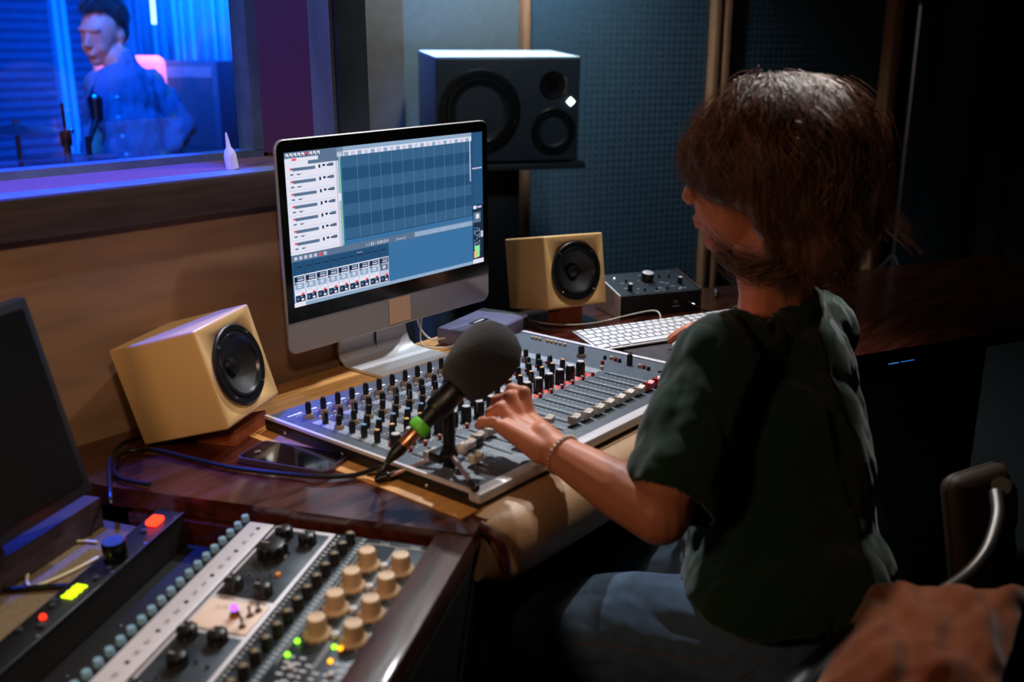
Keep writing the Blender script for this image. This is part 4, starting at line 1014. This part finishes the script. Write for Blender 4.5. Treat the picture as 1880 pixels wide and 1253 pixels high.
# seams laid on the denim by ray casting from outside
dg = bpy.context.evaluated_depsgraph_get(); dg.update()
def on_surface(ob, p, d):
    mi_ = ob.matrix_world.inverted(); a = mi_ @ p; dd = (mi_.to_3x3() @ d).normalized()
    hit, loc, nor, _ = ob.ray_cast(a, dd); return (ob.matrix_world @ loc, nor) if hit else (None, None)
def seam(ob, pix, r, name, mm, lift=.001, sub=10):
    pts = []
    for (u0, v0), (u1, v1) in zip(pix[:-1], pix[1:]):
        for k in range(sub):
            t = k / sub; rr_ = ray(u0 + (u1 - u0) * t, v0 + (v1 - v0) * t).normalized()
            p, n = on_surface(ob, EYE + rr_ * .5, rr_)
            if p is not None and (not pts or (p - pts[-1]).length < .06): pts.append(p + n * lift)
    if len(pts) > 2: return MB().tube(pts, r, n=6, smooth=1).build(name, mm, wom, WI)
seam(jeans, [(985, 1180), (1080, 1182), (1180, 1196), (1280, 1216), (1340, 1212), (1380, 1160), (1400, 1120)], .0007, 'side_seam', M_stitch)
seam(jeans, [(1345, 1253), (1400, 1215), (1428, 1160), (1520, 1210)], .0007, 'pocket_seam', M_stitch)
seam(jeans, [(1440, 1105), (1520, 1150), (1590, 1170)], .0007, 'yoke_seam', M_stitch)
p, n = on_surface(jeans, EYE + ray(1381, 1138).normalized() * .5, ray(1381, 1138).normalized())
if p is not None: MB().ball(p, .0042).build('rivet', mat('copper_rivet', C(214, 92, 50), .3, metal=.8), wom, WI)
# bracelet around the left wrist
d_ = (WR - EL).normalized(); c_ = EL + (WR - EL) * .925; x_ = d_.orthogonal().normalized(); y_ = d_.cross(x_)
ring = [c_ + (x_ * math.cos(2 * math.pi * k / 28) + y_ * math.sin(2 * math.pi * k / 28)) * .0292 for k in range(28)]
m = MB(); m.tube(ring + [ring[0]], .0009, n=6, smooth=1)
br = m.build('bracelet', mat('bracelet_cord', C(120, 60, 50), .5), wom, WI)
m = MB()
for k in range(28): m.ball(ring[k], .0034 if V(ring[k]).z > c_.z + .012 else .0016, (1, 1, 1), 10, 8)
m.build('beads', mat('pearl_bead', C(226, 206, 196), .2), br)
# shoes
for a_ in (LA, RA):
    m = MB(); ell(m, a_ + V((0, .05, -.045)), (.045, .13, .04)); m.ball(a_ + V((0, -.01, -.01)), .052)
    q_m = remesh(m, .006, 4); q_m.build('shoe', mat('dark_shoe', C(40, 40, 46), .6), wom, WI, smooth=180)
# ---- hair
def hair_mesh(H, guides, per, rad, base, seed):
    rg = random.Random(seed); verts = []; faces = []
    for g in guides:
        n = len(g)
        for c in range(per):
            ox = V((rg.gauss(0, 1), rg.gauss(0, 1), rg.gauss(0, 1))); ln = rg.uniform(.80, 1.0); ph_ = rg.uniform(0, 6.28); am = rg.uniform(.0, .003)
            pts = []
            for i, p in enumerate(g):
                t = i / (n - 1)
                if t > ln: break
                sp = .0085 * (1 - .55 * t) + .0015
                pts.append(p + ox * sp + V((math.sin(ph_ + t * 14), math.cos(ph_ * 2 + t * 11), math.sin(ph_ + t * 9))) * am)
            m_ = len(pts)
            if m_ < 3: continue
            for i, p in enumerate(pts):
                d = (pts[min(i + 1, m_ - 1)] - pts[max(i - 1, 0)]).normalized(); x = d.cross(V((.3, .2, .9))).normalized(); y = d.cross(x)
                r = rad * (1.0 - .75 * (i / (m_ - 1)) ** 2)
                for k in range(3):
                    a = 2.094 * k; verts.append(H @ (p + (x * math.cos(a) + y * math.sin(a)) * r))
            b0 = len(verts) - 3 * m_
            for i in range(m_ - 1):
                for k in range(3):
                    faces.append((b0 + 3 * i + k, b0 + 3 * i + (k + 1) % 3, b0 + 3 * i + 3 + (k + 1) % 3, b0 + 3 * i + 3 + k))
    if base is not None:
        o0 = len(verts); base.bm.verts.ensure_lookup_table(); base.bm.verts.index_update()
        verts += [H @ v.co for v in base.bm.verts]; faces += [tuple(o0 + v.index for v in f.verts) for f in base.bm.faces]; base.bm.free()
    me = bpy.data.meshes.new('hair'); me.from_pydata([tuple(v) for v in verts], [], faces); me.shade_smooth(); me.update(); return me
def woman_hair():
    rg = random.Random(21); gs = []
    cen = V((-.036, 0, .002))
    for k in range(330):
        ph = rg.uniform(-180, 180); lay = rg.random()
        front = max(0, math.cos(R(ph))); back = max(0, -math.cos(R(ph)))
        sc = .86 + .20 * lay
        rx = (.135 if math.cos(R(ph)) > 0 else .128) * sc; ry = .112 * sc; rz = .107 * (.90 + .14 * lay)
        a0 = rg.uniform(2, 34); maxa = 96
        L_ = (.17 + .08 * (1 - lay)) if front > .75 else (.30 + .08 * (1 - lay) - .04 * lay)
        pts = []; s_acc = 0; al = a0; last = None; sw = rg.uniform(-1, 1)
        while s_acc < L_ and len(pts) < 22:
            if al < maxa:
                az = ph + sw * 18 * math.sin(R(al * 1.7)) + 6 * math.sin(al * .09 + k)
                p = cen + V((rx * math.sin(R(al)) * math.cos(R(az)), ry * math.sin(R(al)) * math.sin(R(az)), rz * math.cos(R(al))))
                al += 6.5; d = None
            else:
                if d is None:
                    d = (pts[-1] - pts[-2]).normalized(); t0 = len(pts)
                out = V((math.cos(R(az)), math.sin(R(az)), 0)); q = len(pts) - t0
                curl = (-.55 if q < 5 else (.9 if lay > .45 else -.35))
                d = (d + V((0, 0, -.28)) + out * curl * .30 + V((noise.noise(pts[-1] * 28 + V((k, 0, 0))), noise.noise(pts[-1] * 28 + V((0, k, 0))), 0)) * .55).normalized()
                p = pts[-1] + d * .0135
            p = p + V((noise.noise(p * 16), noise.noise(p * 16 + V((7, 1, 0))), noise.noise(p * 16 + V((0, 3, BY))))) * .006
            if last is not None: s_acc += (p - last).length
            last = p; pts.append(p)
        # leave the lower face clear
        for q_, p in enumerate(pts):
            if (p.y > 0 and p.z < -.066 and .85 * p.x + .53 * p.y > .018) or p.z < -.016 and ((p.y > 0 and .85 * p.x + .53 * p.y > .036 and p.z < -.018 - .75 * (.102 - (.85 * p.x + .53 * p.y))) or (p.y <= 0 and p.x > .02)): pts = pts[:q_]; break
        if len(pts) > 4: gs.append(pts)
    # flyaway locks and the flicked ends under the chin and at the nape
    for k in range(5):
        z = -.118 - .004 * k; gs.append([V((-.045 + .0105 * q, .080 + .003 * k + .003 * math.sin(q + k) + .001 * q, z - .016 * math.sin(q * .33) + .0008 * q * q)) for q in range(9 + k % 3)])
    for k in range(8):
        a = rg.uniform(130, 230); z = -.06 - .01 * k
        gs.append([V((-.115 - .0035 * q * (1 if q < 5 else 1.3), .05 * math.sin(R(a)) + .004 * q, z - .01 * q + .0022 * q * q)) for q in range(9)])
    for k in range(16):
        a = R(rg.uniform(-60, 60) + 20); gs.append([cen + V((math.cos(a) * (.03 + .004 * q), math.sin(a) * .03, .103 + .008 * math.sin(q * .45) + .002 * q)) + V((0, .004 * math.sin(q + k), 0)) for q in range(9)])
    for k in range(110):
        az = R(rg.uniform(82, 285)); r0 = rg.uniform(.070, .088); z0 = rg.uniform(-.05, -.02); ln = rg.uniform(10, 13); fl = rg.uniform(-.002, .004)
        gs.append([V((-.040 + (r0 - .0012 * q + fl * max(0, q - 7)) * math.cos(az + .03 * q) * .9, (r0 - .0014 * q + fl * max(0, q - 7)) * math.sin(az + .03 * q), z0 - .0135 * q)) for q in range(int(ln))])
    base = MB()
    for c, r in (((-.03, 0, .014), (.112, .094, .090)), ((-.075, 0, -.045), (.068, .084, .090)), ((-.048, .062, -.040), (.046, .030, .066)), ((.026, .056, .008), (.050, .027, .050)), ((-.12, -.02, -.06), (.05, .07, .07)), ((-.03, -.062, -.035), (.050, .030, .062)), ((.034, 0, .050), (.052, .066, .044)), ((-.085, 0, -.10), (.055, .075, .07)), ((-.06, .03, -.105), (.045, .055, .055))): _b(base, Matrix.Identity(4), c, r, 1.0)
    base = remesh(base, .005, 8)
    return gs, base
gs, base = woman_hair()
fly = []
rg = random.Random(3)
for k in range(34):
    a = R(rg.uniform(-180, 180)); al = R(rg.uniform(5, 100)); d = V((math.sin(al) * math.cos(a) * .122, math.sin(al) * math.sin(a) * .100, math.cos(al) * .100)) + V((-.036, 0, .0))
    if d.x > .045 and d.z < 0: continue
    t_ = V((rg.gauss(0, 1), rg.gauss(0, 1), rg.gauss(0, .6))).normalized(); p = d; l_ = []
    for q in range(8): l_.append(p); p = p + (t_ * .6 + d.normalized() * .35).normalized() * .0042; t_ = (t_ + V((rg.gauss(0, .3), rg.gauss(0, .3), rg.gauss(0, .3)))).normalized()
    fly.append(l_)
hm = hair_mesh(WI @ HM, gs + fly, 34, .00055, base, 5); hm.materials.append(M_hair)
ho = bpy.data.objects.new('hair', hm); COL.objects.link(ho); ho.parent = wom

# ---- office chair with curved metal arm and rust cushion
M_rust = mat('rust_cloth', C(150, 74, 28), .85, var=.12, vscale=12, sheen=.3, bump=.1, bscale=500)
ch = thing('office_chair', 'dark chair with a curved pale metal arm under the seated woman', 'chair', (HC.x, HC.y - .02, 0), R(9))
CI = ch.matrix_world.inverted()
seatz = HC.z - .118
MB().box((HC.x, HC.y + .02, seatz - .035), (.46, .44, .07), bev=.025, seg=4).build('seat', mat('brown_seat_cloth', C(120, 66, 34), .9), ch, CI)
MB().cyl((HC.x, HC.y, .07), (HC.x, HC.y, seatz - .07), .026).build('column', M_black, ch, CI)
for k in range(5):
    a = k * 1.2566; MB().tube([(HC.x, HC.y, .10), (HC.x + .15 * math.cos(a), HC.y + .15 * math.sin(a), .085), (HC.x + .30 * math.cos(a), HC.y + .30 * math.sin(a), .06)], [.026, .02, .014], n=10).build('base_leg', M_black, ch, CI)
    MB().cyl((HC.x + .30 * math.cos(a) - .012, HC.y + .30 * math.sin(a), .028), (HC.x + .30 * math.cos(a) + .012, HC.y + .30 * math.sin(a), .028), .028).build('caster', M_black, ch, CI)
tp_ = [at(1828, 905, 1.34), at(1832, 950, 1.31), at(1815, 1005, 1.28), at(1780, 1052, 1.25), at(1730, 1088, 1.22), at(1690, 1110, 1.20)]
MB().tube(tp_, .0085, n=14).build('metal_arm', mat('satin_metal', C(112, 108, 104), .38, metal=.8), ch, CI)
MB().tube([tp_[-1] + V((.01, 0, .004)), at(1640, 1150, 1.17), at(1570, 1205, 1.14), at(1480, 1290, 1.10), at(1380, 1400, 1.06)], [.014, .026, .032, .034, .030], n=14).build('arm_pad', M_rubber, ch, CI)
MB().tube([at(1838, 893, 1.345), at(1850, 905, 1.40), at(1850, 960, 1.45)], .013, n=12).build('arm_joint', M_black, ch, CI)
MB().box((0, 0, 0), (.04, .13, .20), M=Matrix.Translation(at(1800, 985, 1.42)) @ Matrix.Rotation(R(70), 4, 'Z') @ Matrix.Rotation(R(14), 4, 'Y'), bev=.022, seg=3).build('backrest', mat('dark_brown_leather', C(52, 32, 22), .6), ch, CI)
# rust cloth cushion
cm = MB(); c0_ = at(1745, 1210, 1.22); bmesh.ops.create_grid(cm.bm, x_segments=70, y_segments=70, size=.5)
ca = at(1600, 1075, 1.26); cb_ = at(1890, 1085, 1.18); cc_ = at(1830, 1290, 1.02); cd_ = at(1480, 1290, 1.02)
for v in cm.bm.verts:
    x, y = v.co.x + .5, v.co.y + .5
    p = (ca * (1 - x) + cb_ * x) * y + (cd_ * (1 - x) + cc_ * x) * (1 - y)
    ed = min(x, 1 - x, y, 1 - y); puff = .028 * (1 - (1 - min(1, ed * 4)) ** 2)
    wv = .006 * math.sin((x * 1.0 + y * .55) * 19 + 2.2 * noise.noise(V((x * 4, y * 3, 0)))) * min(1, ed * 8) + .006 * noise.noise(V((x * 7, y * 7, 3)))
    v.co = p + V((-.25, -.1, .96)) * (puff + wv)
cu_ = cm.build('cushion', M_rust, smooth=180); md = cu_.modifiers.new('s', 'SOLIDIFY'); md.thickness = .010
tag(cu_, 'crumpled rust-orange cloth cushion at the lower right, under the curved metal chair arm', 'cushion')

# ================================================================== the man in the booth
M_jack = mat('blue_grey_overshirt', C(84, 108, 124), .85, bump=.15, bscale=500)
man = thing('person', 'man with short dark hair in an open button-up overshirt, standing behind the booth window', 'person', tuple(at(235, 250, 4.0))[:2] + (0,))
MI = man.matrix_world.inverted()
mH = headM(at(190, 62, 4.0), 219.7 - 17, 9, -4)
b = MB(); add_head(b, mH, 1.04)
chest = at(228, 195, 4.0); wst = at(250, 300, 4.0); mL = at(186, 158, 3.98); mR = at(277, 152, 4.06)
nb = (mL + mR) / 2 + V((0, 0, .045)); b.cap(mH @ V((-.03, 0, -.05)), nb, .058, .062)
ax2 = (mR - mL).normalized(); yw = math.degrees(math.atan2(ax2.y, ax2.x))
b.cap(mL, mR, .045, .045); ell(b, chest, (.125, .085, .17), yw); ell(b, wst, (.12, .085, .18), yw)
eR = at(338, 232, 4.12); hR = at(296, 292, 3.98); eL = at(172, 240, 4.0); hL = at(168, 318, 3.86)
b.cap(mR, eR, .05, .042); b.cap(eR, hR, .042, .03); b.cap(mL, eL, .05, .042); b.cap(eL, hL, .042, .03)
for h_, sg in ((hR, 1), (hL, -1)):
    b.ball(h_, .036, (1, .6, 1.2))
    for q in range(4): finger(b, [h_ + V((.012 * (q - 1.5), 0, -.02)), h_ + V((.014 * (q - 1.5), .01, -.06)), h_ + V((.014 * (q - 1.5), .02, -.085))], .010, .008)
    finger(b, [h_ + V((.03 * sg, 0, 0)), h_ + V((.045 * sg, .01, -.04))], .012, .009)
hipm = V((wst.x, wst.y, .86))
for sg in (-1, 1):
    k_ = hipm + ax2 * .09 * sg + V((0, 0, -.40)) ; f_ = hipm + ax2 * .10 * sg + V((0, 0, -.78))
    b.cap(hipm + ax2 * .08 * sg, k_, .085, .058); b.cap(k_, f_, .055, .04); b.cap(f_, f_ + V((-.09, -.10, -.04)), .04, .032)
remesh(b, .006, 4).build('body', M_skin, man, MI, smooth=180); eyes(mH @ T(.001, 0, 0), 1.04, man, MI)
for sy in (1, -1): MB().tube([mH @ V((.094, .014 * sy, .026)), mH @ V((.092, .030 * sy, .032)), mH @ V((.078, .048 * sy, .026))], [.0035, .0045, .002], n=8).build('eyebrow', mat('dark_brow', C(34, 28, 26), .7), man, MI)
s_ = MB(); ell(s_, chest, (.150, .112, .17), yw); ell(s_, wst + V((0, 0, -.02)), (.150, .115, .2), yw); s_.cap(mL, mR, .056, .056); s_.cap(nb + V((0, 0, .022)), chest, .062, .09); ell(s_, (chest + wst) / 2, (.150, .114, .15), yw); ell(s_, wst + V((0, 0, -.2)), (.155, .118, .2), yw); s_.cap(nb, mL, .052, .054); s_.cap(nb, mR, .052, .054)
s_.cap(mR, eR, .060, .054); s_.cap(eR, eR + (hR - eR) * .75, .054, .046); s_.cap(mL, eL, .060, .052); s_.cap(eL, eL + (hL - eL) * .75, .052, .044)
jm = remesh(s_, .008, 5)
bmesh.ops.delete(jm.bm, geom=[v for v in jm.bm.verts if v.co.z < .86], context='VERTS')
tocam = (EYE - chest); tocam.z = 0; tocam.normalize(); lft = V((-tocam.y, tocam.x, 0))
# open front
fr = at(203, 200, 4.0)
bmesh.ops.delete(jm.bm, geom=[v for v in jm.bm.verts if (v.co - chest).dot(tocam) > .02 and -.028 - .03 * (1.30 - v.co.z) < (v.co - fr).dot(RGT) < .028 + .0 and v.co.z < nb.z + .06], context='VERTS')
jk_ = jm.build('overshirt', M_jack, man, MI, smooth=180); wrinkle(jk_, .016, 11, 2.0, (1.3, 1.3, .5)); wrinkle(jk_, .007, 24, 2.0, (1.3, 1.3, .5)); md = jk_.modifiers.new('s', 'SOLIDIFY'); md.thickness = .005
s_ = MB(); ell(s_, chest, (.133, .094, .17), yw); ell(s_, wst, (.128, .094, .19), yw); jm = remesh(s_, .008, 4); jm.build('t_shirt', mat('teal_tee', C(70, 105, 130), .9), man, MI, smooth=180)
j = MB(); ell(j, V((wst.x, wst.y, .88)), (.18, .13, .12), yw)
for sg in (-1, 1):
    k_ = hipm + ax2 * .09 * sg + V((0, 0, -.40)); f_ = hipm + ax2 * .10 * sg + V((0, 0, -.74)); j.cap(hipm + ax2 * .08 * sg, k_, .10, .075); j.cap(k_, f_, .075, .065)
remesh(j, .01, 4).build('trousers', mat('dark_trousers', C(40, 46, 60), .9), man, MI, smooth=180)
m = MB()
dg = bpy.context.evaluated_depsgraph_get(); dg.update()
for u_, v_ in ((215, 179), (217, 216), (225, 251), (232, 285)):
    rr_ = ray(u_, v_).normalized(); p, n = on_surface(jk_, EYE + rr_ * 2.5, rr_)
    if p is not None: m.ball(p, .0075)
m.build('buttons', mat('white_buttons', C(235, 235, 235), .3), man, MI)
gs2 = []
rg = random.Random(2)
for k in range(150):
    ph = rg.uniform(-180, 180); a0 = rg.uniform(0, 70); l_ = []; 
    for q in range(7):
        al = a0 + q * 6
        if math.cos(R(ph)) > .3 and al > 62: break
        if al > 96: break
        l_.append(V((-.008, 0, .030)) + V((.105 * math.sin(R(al)) * math.cos(R(ph)), .086 * math.sin(R(al)) * math.sin(R(ph)), .100 * math.cos(R(al)))))
    if len(l_) > 3: gs2.append(l_)
bs_ = MB(); _b(bs_, Matrix.Identity(4), (-.034, 0, .044), (.088, .080, .074), 1.0); _b(bs_, Matrix.Identity(4), (-.045, 0, .01), (.060, .076, .07), 1.0); bs_ = remesh(bs_, .006, 3)
hm2 = hair_mesh(MI @ mH @ Matrix.Scale(1.04, 4), gs2, 12, .0012, bs_, 4); hm2.materials.append(mat('dark_hair', C(40, 34, 32), .5))
o = bpy.data.objects.new('hair', hm2); COL.objects.link(o); o.parent = man

# booth furniture
def ab(u, v, d): return at(u, v, d)
a = at(352, 190, 4.62)
am = thing('guitar_amplifier', 'large dark amplifier cabinet behind the man, right of him in the booth', 'amplifier', (a.x, a.y, 0), R(-50.3))
hh = at(352, 107, 4.62).z
MB().box((0, 0, hh / 2), (.36, .34, hh - .02), bev=.012).build('cabinet', mat('amp_tolex', C(36, 42, 60), .7), am)
MB().box((0, -.173, hh * .5), (.30, .006, hh - .16), bev=.002).build('grille', mat('amp_grille', C(34, 40, 54), .9), am)
MB().box((0, -.172, hh - .06), (.31, .006, .05)).build('control_panel', mat('amp_panel', C(80, 86, 100), .5), am)
a = at(240, 150, 4.40)
ac = thing('armchair', 'salmon upholstered chair back glimpsed behind the man\'s shoulders', 'armchair', (a.x, a.y, 0), R(-50.3))
zt = at(240, 102, 4.40).z; M_sal = mat('salmon_fabric', C(246, 140, 120), .8, sheen=.2)
m = MB(); m.box((0, 0, zt - .35), (.310, .09, .70), bev=.035, seg=4); m.build('backrest', M_sal, ac)
MB().box((0, -.14, .42), (.30, .26, .16), bev=.04, seg=3).build('seat', M_sal, ac)
for x in (-.12, .12): MB().box((x, -.1, .17), (.05, .3, .34), bev=.01).build('leg', M_black, ac)
a = at(30, 234, 3.6)
cy = thing('cymbal_stand', 'cymbal on a thin stand at the left edge of the booth window', 'cymbal', (a.x, a.y, 0))
MB().lathe([(.004, .012), (.03, .010), (.06, .002), (.145, -.008), (.145, -.009), (.06, .0), (.004, .010)], 48, M=Matrix.Translation((0, 0, a.z)) @ Matrix.Rotation(R(4), 4, 'X'), close=False).build('cymbal', mat('cymbal_bronze', C(150, 150, 150), .3, metal=.9), cy)
MB().cyl((0, 0, .02), (0, 0, a.z + .03), .009).build('tube', M_steel, cy)
for k in range(3): MB().cyl((0, 0, .4), (.3 * math.cos(k * 2.1), .3 * math.sin(k * 2.1), .012), .009).build('leg', M_steel, cy)
a = at(122, 260, 3.4)
hs = thing('hi_hat', 'chrome hi-hat stand with a thin cymbal pair, left of the man in the booth', 'hi-hat', (a.x, a.y, 0))
z1_, z2_, z3_ = at(116, 188, 3.4).z, at(122, 240, 3.4).z, at(122, 291, 3.4).z
MB().cyl((0, 0, .02), (0, 0, z2_), .013).build('tube', M_chrome, hs); MB().cyl((0, 0, z2_), (0, 0, z1_), .006).build('rod', M_chrome, hs)
MB().cyl((0, 0, z2_ - .05), (0, 0, z2_), .02).build('clutch', M_chrome, hs); MB().ball((.014, -.015, z2_), .011).build('wing_nut', M_chrome, hs)
MB().lathe([(.01, .012), (.03, .008), (.16, .0), (.16, -.003), (.03, -.012), (.01, -.014)], 40, M=T(0, 0, z3_)).build('cymbals', mat('hat_bronze', C(150, 150, 160), .3, metal=.9), hs)
MB().lathe([(.03, -.09), (.045, -.07), (.045, -.02)], 24, M=T(0, 0, z3_)).build('seat_cup', M_black, hs)
for k in range(3): MB().cyl((0, 0, .35), (.28 * math.cos(k * 2.1 + 1), .28 * math.sin(k * 2.1 + 1), .012), .009).build('leg', M_chrome, hs)
a = at(178, 215, 3.55); a2 = at(170, 330, 3.5)
mm_ = thing('microphone_stand', 'dark microphone stand with a hanging cable in front of the man in the booth', 'microphone stand', (a2.x, a2.y, 0))
l0 = V((a2.x, a2.y, 0))
MB().cyl((0, 0, .02), (0, 0, a2.z + .15), .010).build('tube', M_black, mm_)
MB().cyl((0, 0, a2.z + .12), a - l0, .009).build('boom', M_black, mm_); MB().cap(a - l0, a - l0 + V((0, 0, .06)), .022, .026).build('microphone_head', M_steel, mm_)
MB().tube([a - l0, at(164, 225, 3.55) - l0, at(164, 290, 3.55) - l0, at(162, 345, 3.55) - l0], .004, n=8).build('cable', mat('cable_grey', C(120, 130, 150), .5), mm_)
MB().lathe([(.13, .0), (.13, .012), (.02, .03)], 28).build('round_base', M_black, mm_)
a = onz(427, 311, 1.1532)
bo = thing('bottle', 'small white squeeze bottle standing on the window ledge just left of the computer', 'bottle', a)
MB().lathe([(.0100, 0), (.0115, .002), (.0110, .026), (.0085, .034), (.0045, .040), (.0022, .062), (.0008, .066)], 24, M=Matrix.Rotation(R(-7), 4, 'Y')).build('body', mat('white_plastic_bottle', C(240, 240, 245), .35), bo)
a = at(283, -20, 4.6); b2 = at(283, 44, 4.6)
lt = MB().cyl(b2, (a.x, a.y, 2.2), .011).build('tube_light', glow('pale_blue_tube', (.35, .75, 1, 1), 3.0))
tag(lt, 'thin glowing pale tube hanging in front of the blue booth curtain', 'lamp')
# snare/drum hardware at lower left of the window
a = at(20, 318, 2.9); zb2 = at(20, 322, 2.9).z
sn = thing('snare_drum', 'bright chrome-rimmed drum top at the lower left corner of the booth window', 'drum', (a.x, a.y, 0))
MB().lathe([(.165, zb2 - .14), (.165, zb2 - .004)], 40).build('shell', mat('drum_shell', C(90, 100, 130), .3), sn)
MB().lathe([(.172, zb2 - .02), (.172, zb2 + .004), (.160, zb2 + .004), (.160, zb2 - .006)], 40, close=False).build('rim', M_chrome, sn)
MB().lathe([(.160, zb2 - .006), (.001, zb2 - .004)], 40, close=False).build('drumhead', mat('drum_head', C(235, 238, 240), .5), sn)
for k in range(3): MB().cyl((0, 0, zb2 - .14), (.25 * math.cos(k * 2.1), .25 * math.sin(k * 2.1), .012), .010).build('leg', M_chrome, sn)
# ================================================================== under the desk
ub = thing('rack_device', 'black device with a glowing blue display hanging under the right wing of the desk', 'rack device', (V(onz(1650, 668, .66))).to_tuple(), R(-25))
MB().box((0, .13, -.005), (.34, .24, .05), bev=.003).build('case', M_black, ub)
MB().box((-.008, .0085, .004), (.030, .004, .009)).build('blue_display', glow('blue_display', (.06, .3, .8, 1), .9), ub)
MB().box((.036, .0085, .004), (.040, .004, .009)).build('blue_display', glow('blue_display2', (.03, .22, .7, 1), .8), ub)
pb = at(935, 1225, 1.55); 
tag(MB().tube([pb, pb + V((.01, .02, .05)), pb + V((.05, .05, .01)), pb + V((.02, .10, -.03)), pb + V((-.08, .08, -.05))], .004, n=8).build('dangling_cable', M_wc), 'pale cable end dangling in the dark below the armrest', 'cable')
pp = at(962, 1190, 1.62)
pm_ = MB(); bmesh.ops.create_grid(pm_.bm, x_segments=6, y_segments=6, size=.5)
for v in pm_.bm.verts: v.co = V((v.co.x * .06, v.co.y * .05, .012 * noise.noise(v.co * 5)))
po = pm_.build('paper_scrap', mat('old_paper', C(150, 138, 112), .85), M=Matrix.Translation((pp.x, pp.y, .505)) @ Matrix.Rotation(R(30), 4, 'Z')); md = po.modifiers.new('s', 'SOLIDIFY'); md.thickness = .001
tag(po, 'crumpled paper scrap on the dark box under the desk, left of her knee', 'paper')
tag(MB().box((pp.x, pp.y, .245), (.30, .22, .49), bev=.006).build('equipment_case', M_void), 'black equipment case on the floor under the desk, left of her knee', 'case')
# ================================================================== LIGHT
spot('key_spot', (2.05, 1.62, 2.42), (1.05, .85, .75), (.92, .96, 1.0), 110, 78, .9, .035)
spot('wall_spot', (2.74, 2.24, 2.45), (2.76, 2.66, 1.2), (.60, .86, 1.0), 150, 140, .9, .06)
area('warm_lamp', (-.40, .80, 1.55), (.9, 1.25, .85), .22, (1.0, .64, .38), 3.6)
area('booth_blue', (1.5, 3.0, 2.65), (2.6, 4.9, 1.2), .8, (.0, .11, 1.0), 95, spread=110)
area('booth_curtain_light', (2.2, 3.3, 2.5), (3.1, 4.7, 1.4), .4, (.0, .17, 1.0), 55, spread=70)
spot('booth_window_light', (.75, 1.77, 2.28), (.75, 1.63, .9), (.02, .08, 1.0), 320, 38, .35, .03)
spot('booth_pink', (.35, 3.0, 1.9), tuple(at(186, 80, 4.0)), (1.0, .66, .62), 60, 14, .6, .05)
spot('booth_chair_spot', (2.4, 3.2, 2.6), tuple(at(255, 118, 4.4)), (1.0, .36, .26), 420, 14, .6, .05)  # narrow unseen spot added to redden the chair back alone
spot('added_blue_spot', (2.38, 2.56, 2.15), (2.56, 2.50, 1.12), (.05, .22, 1.0), 170, 34, .5, .03)  # unseen blue spot added to tint the big loudspeaker's left side
spot('added_white_spot', (2.10, .90, 2.62), (1.25, 1.0, .75), (1.0, .95, .90), 75, 62, .8, .04)  # unseen spot added to brighten the birch board, computer foot and hair
spot('added_jamb_spot', (.95, 1.60, 2.30), (1.25, 1.56, 1.35), (.16, .34, 1.0), 26, 40, .6, .03)  # room-side spot added to turn the window jamb blue
spot('speaker_fill', (1.95, 1.05, 2.45), (2.6, 2.2, 1.2), (.75, .9, 1.0), 34, 34, .8, .08)  # unseen fill added to lift the dark loudspeaker front
spot('warm_spot', (.22, .22, 1.80), (.62, 1.40, .88), (1.0, .70, .46), 25, 60, .7, .06)
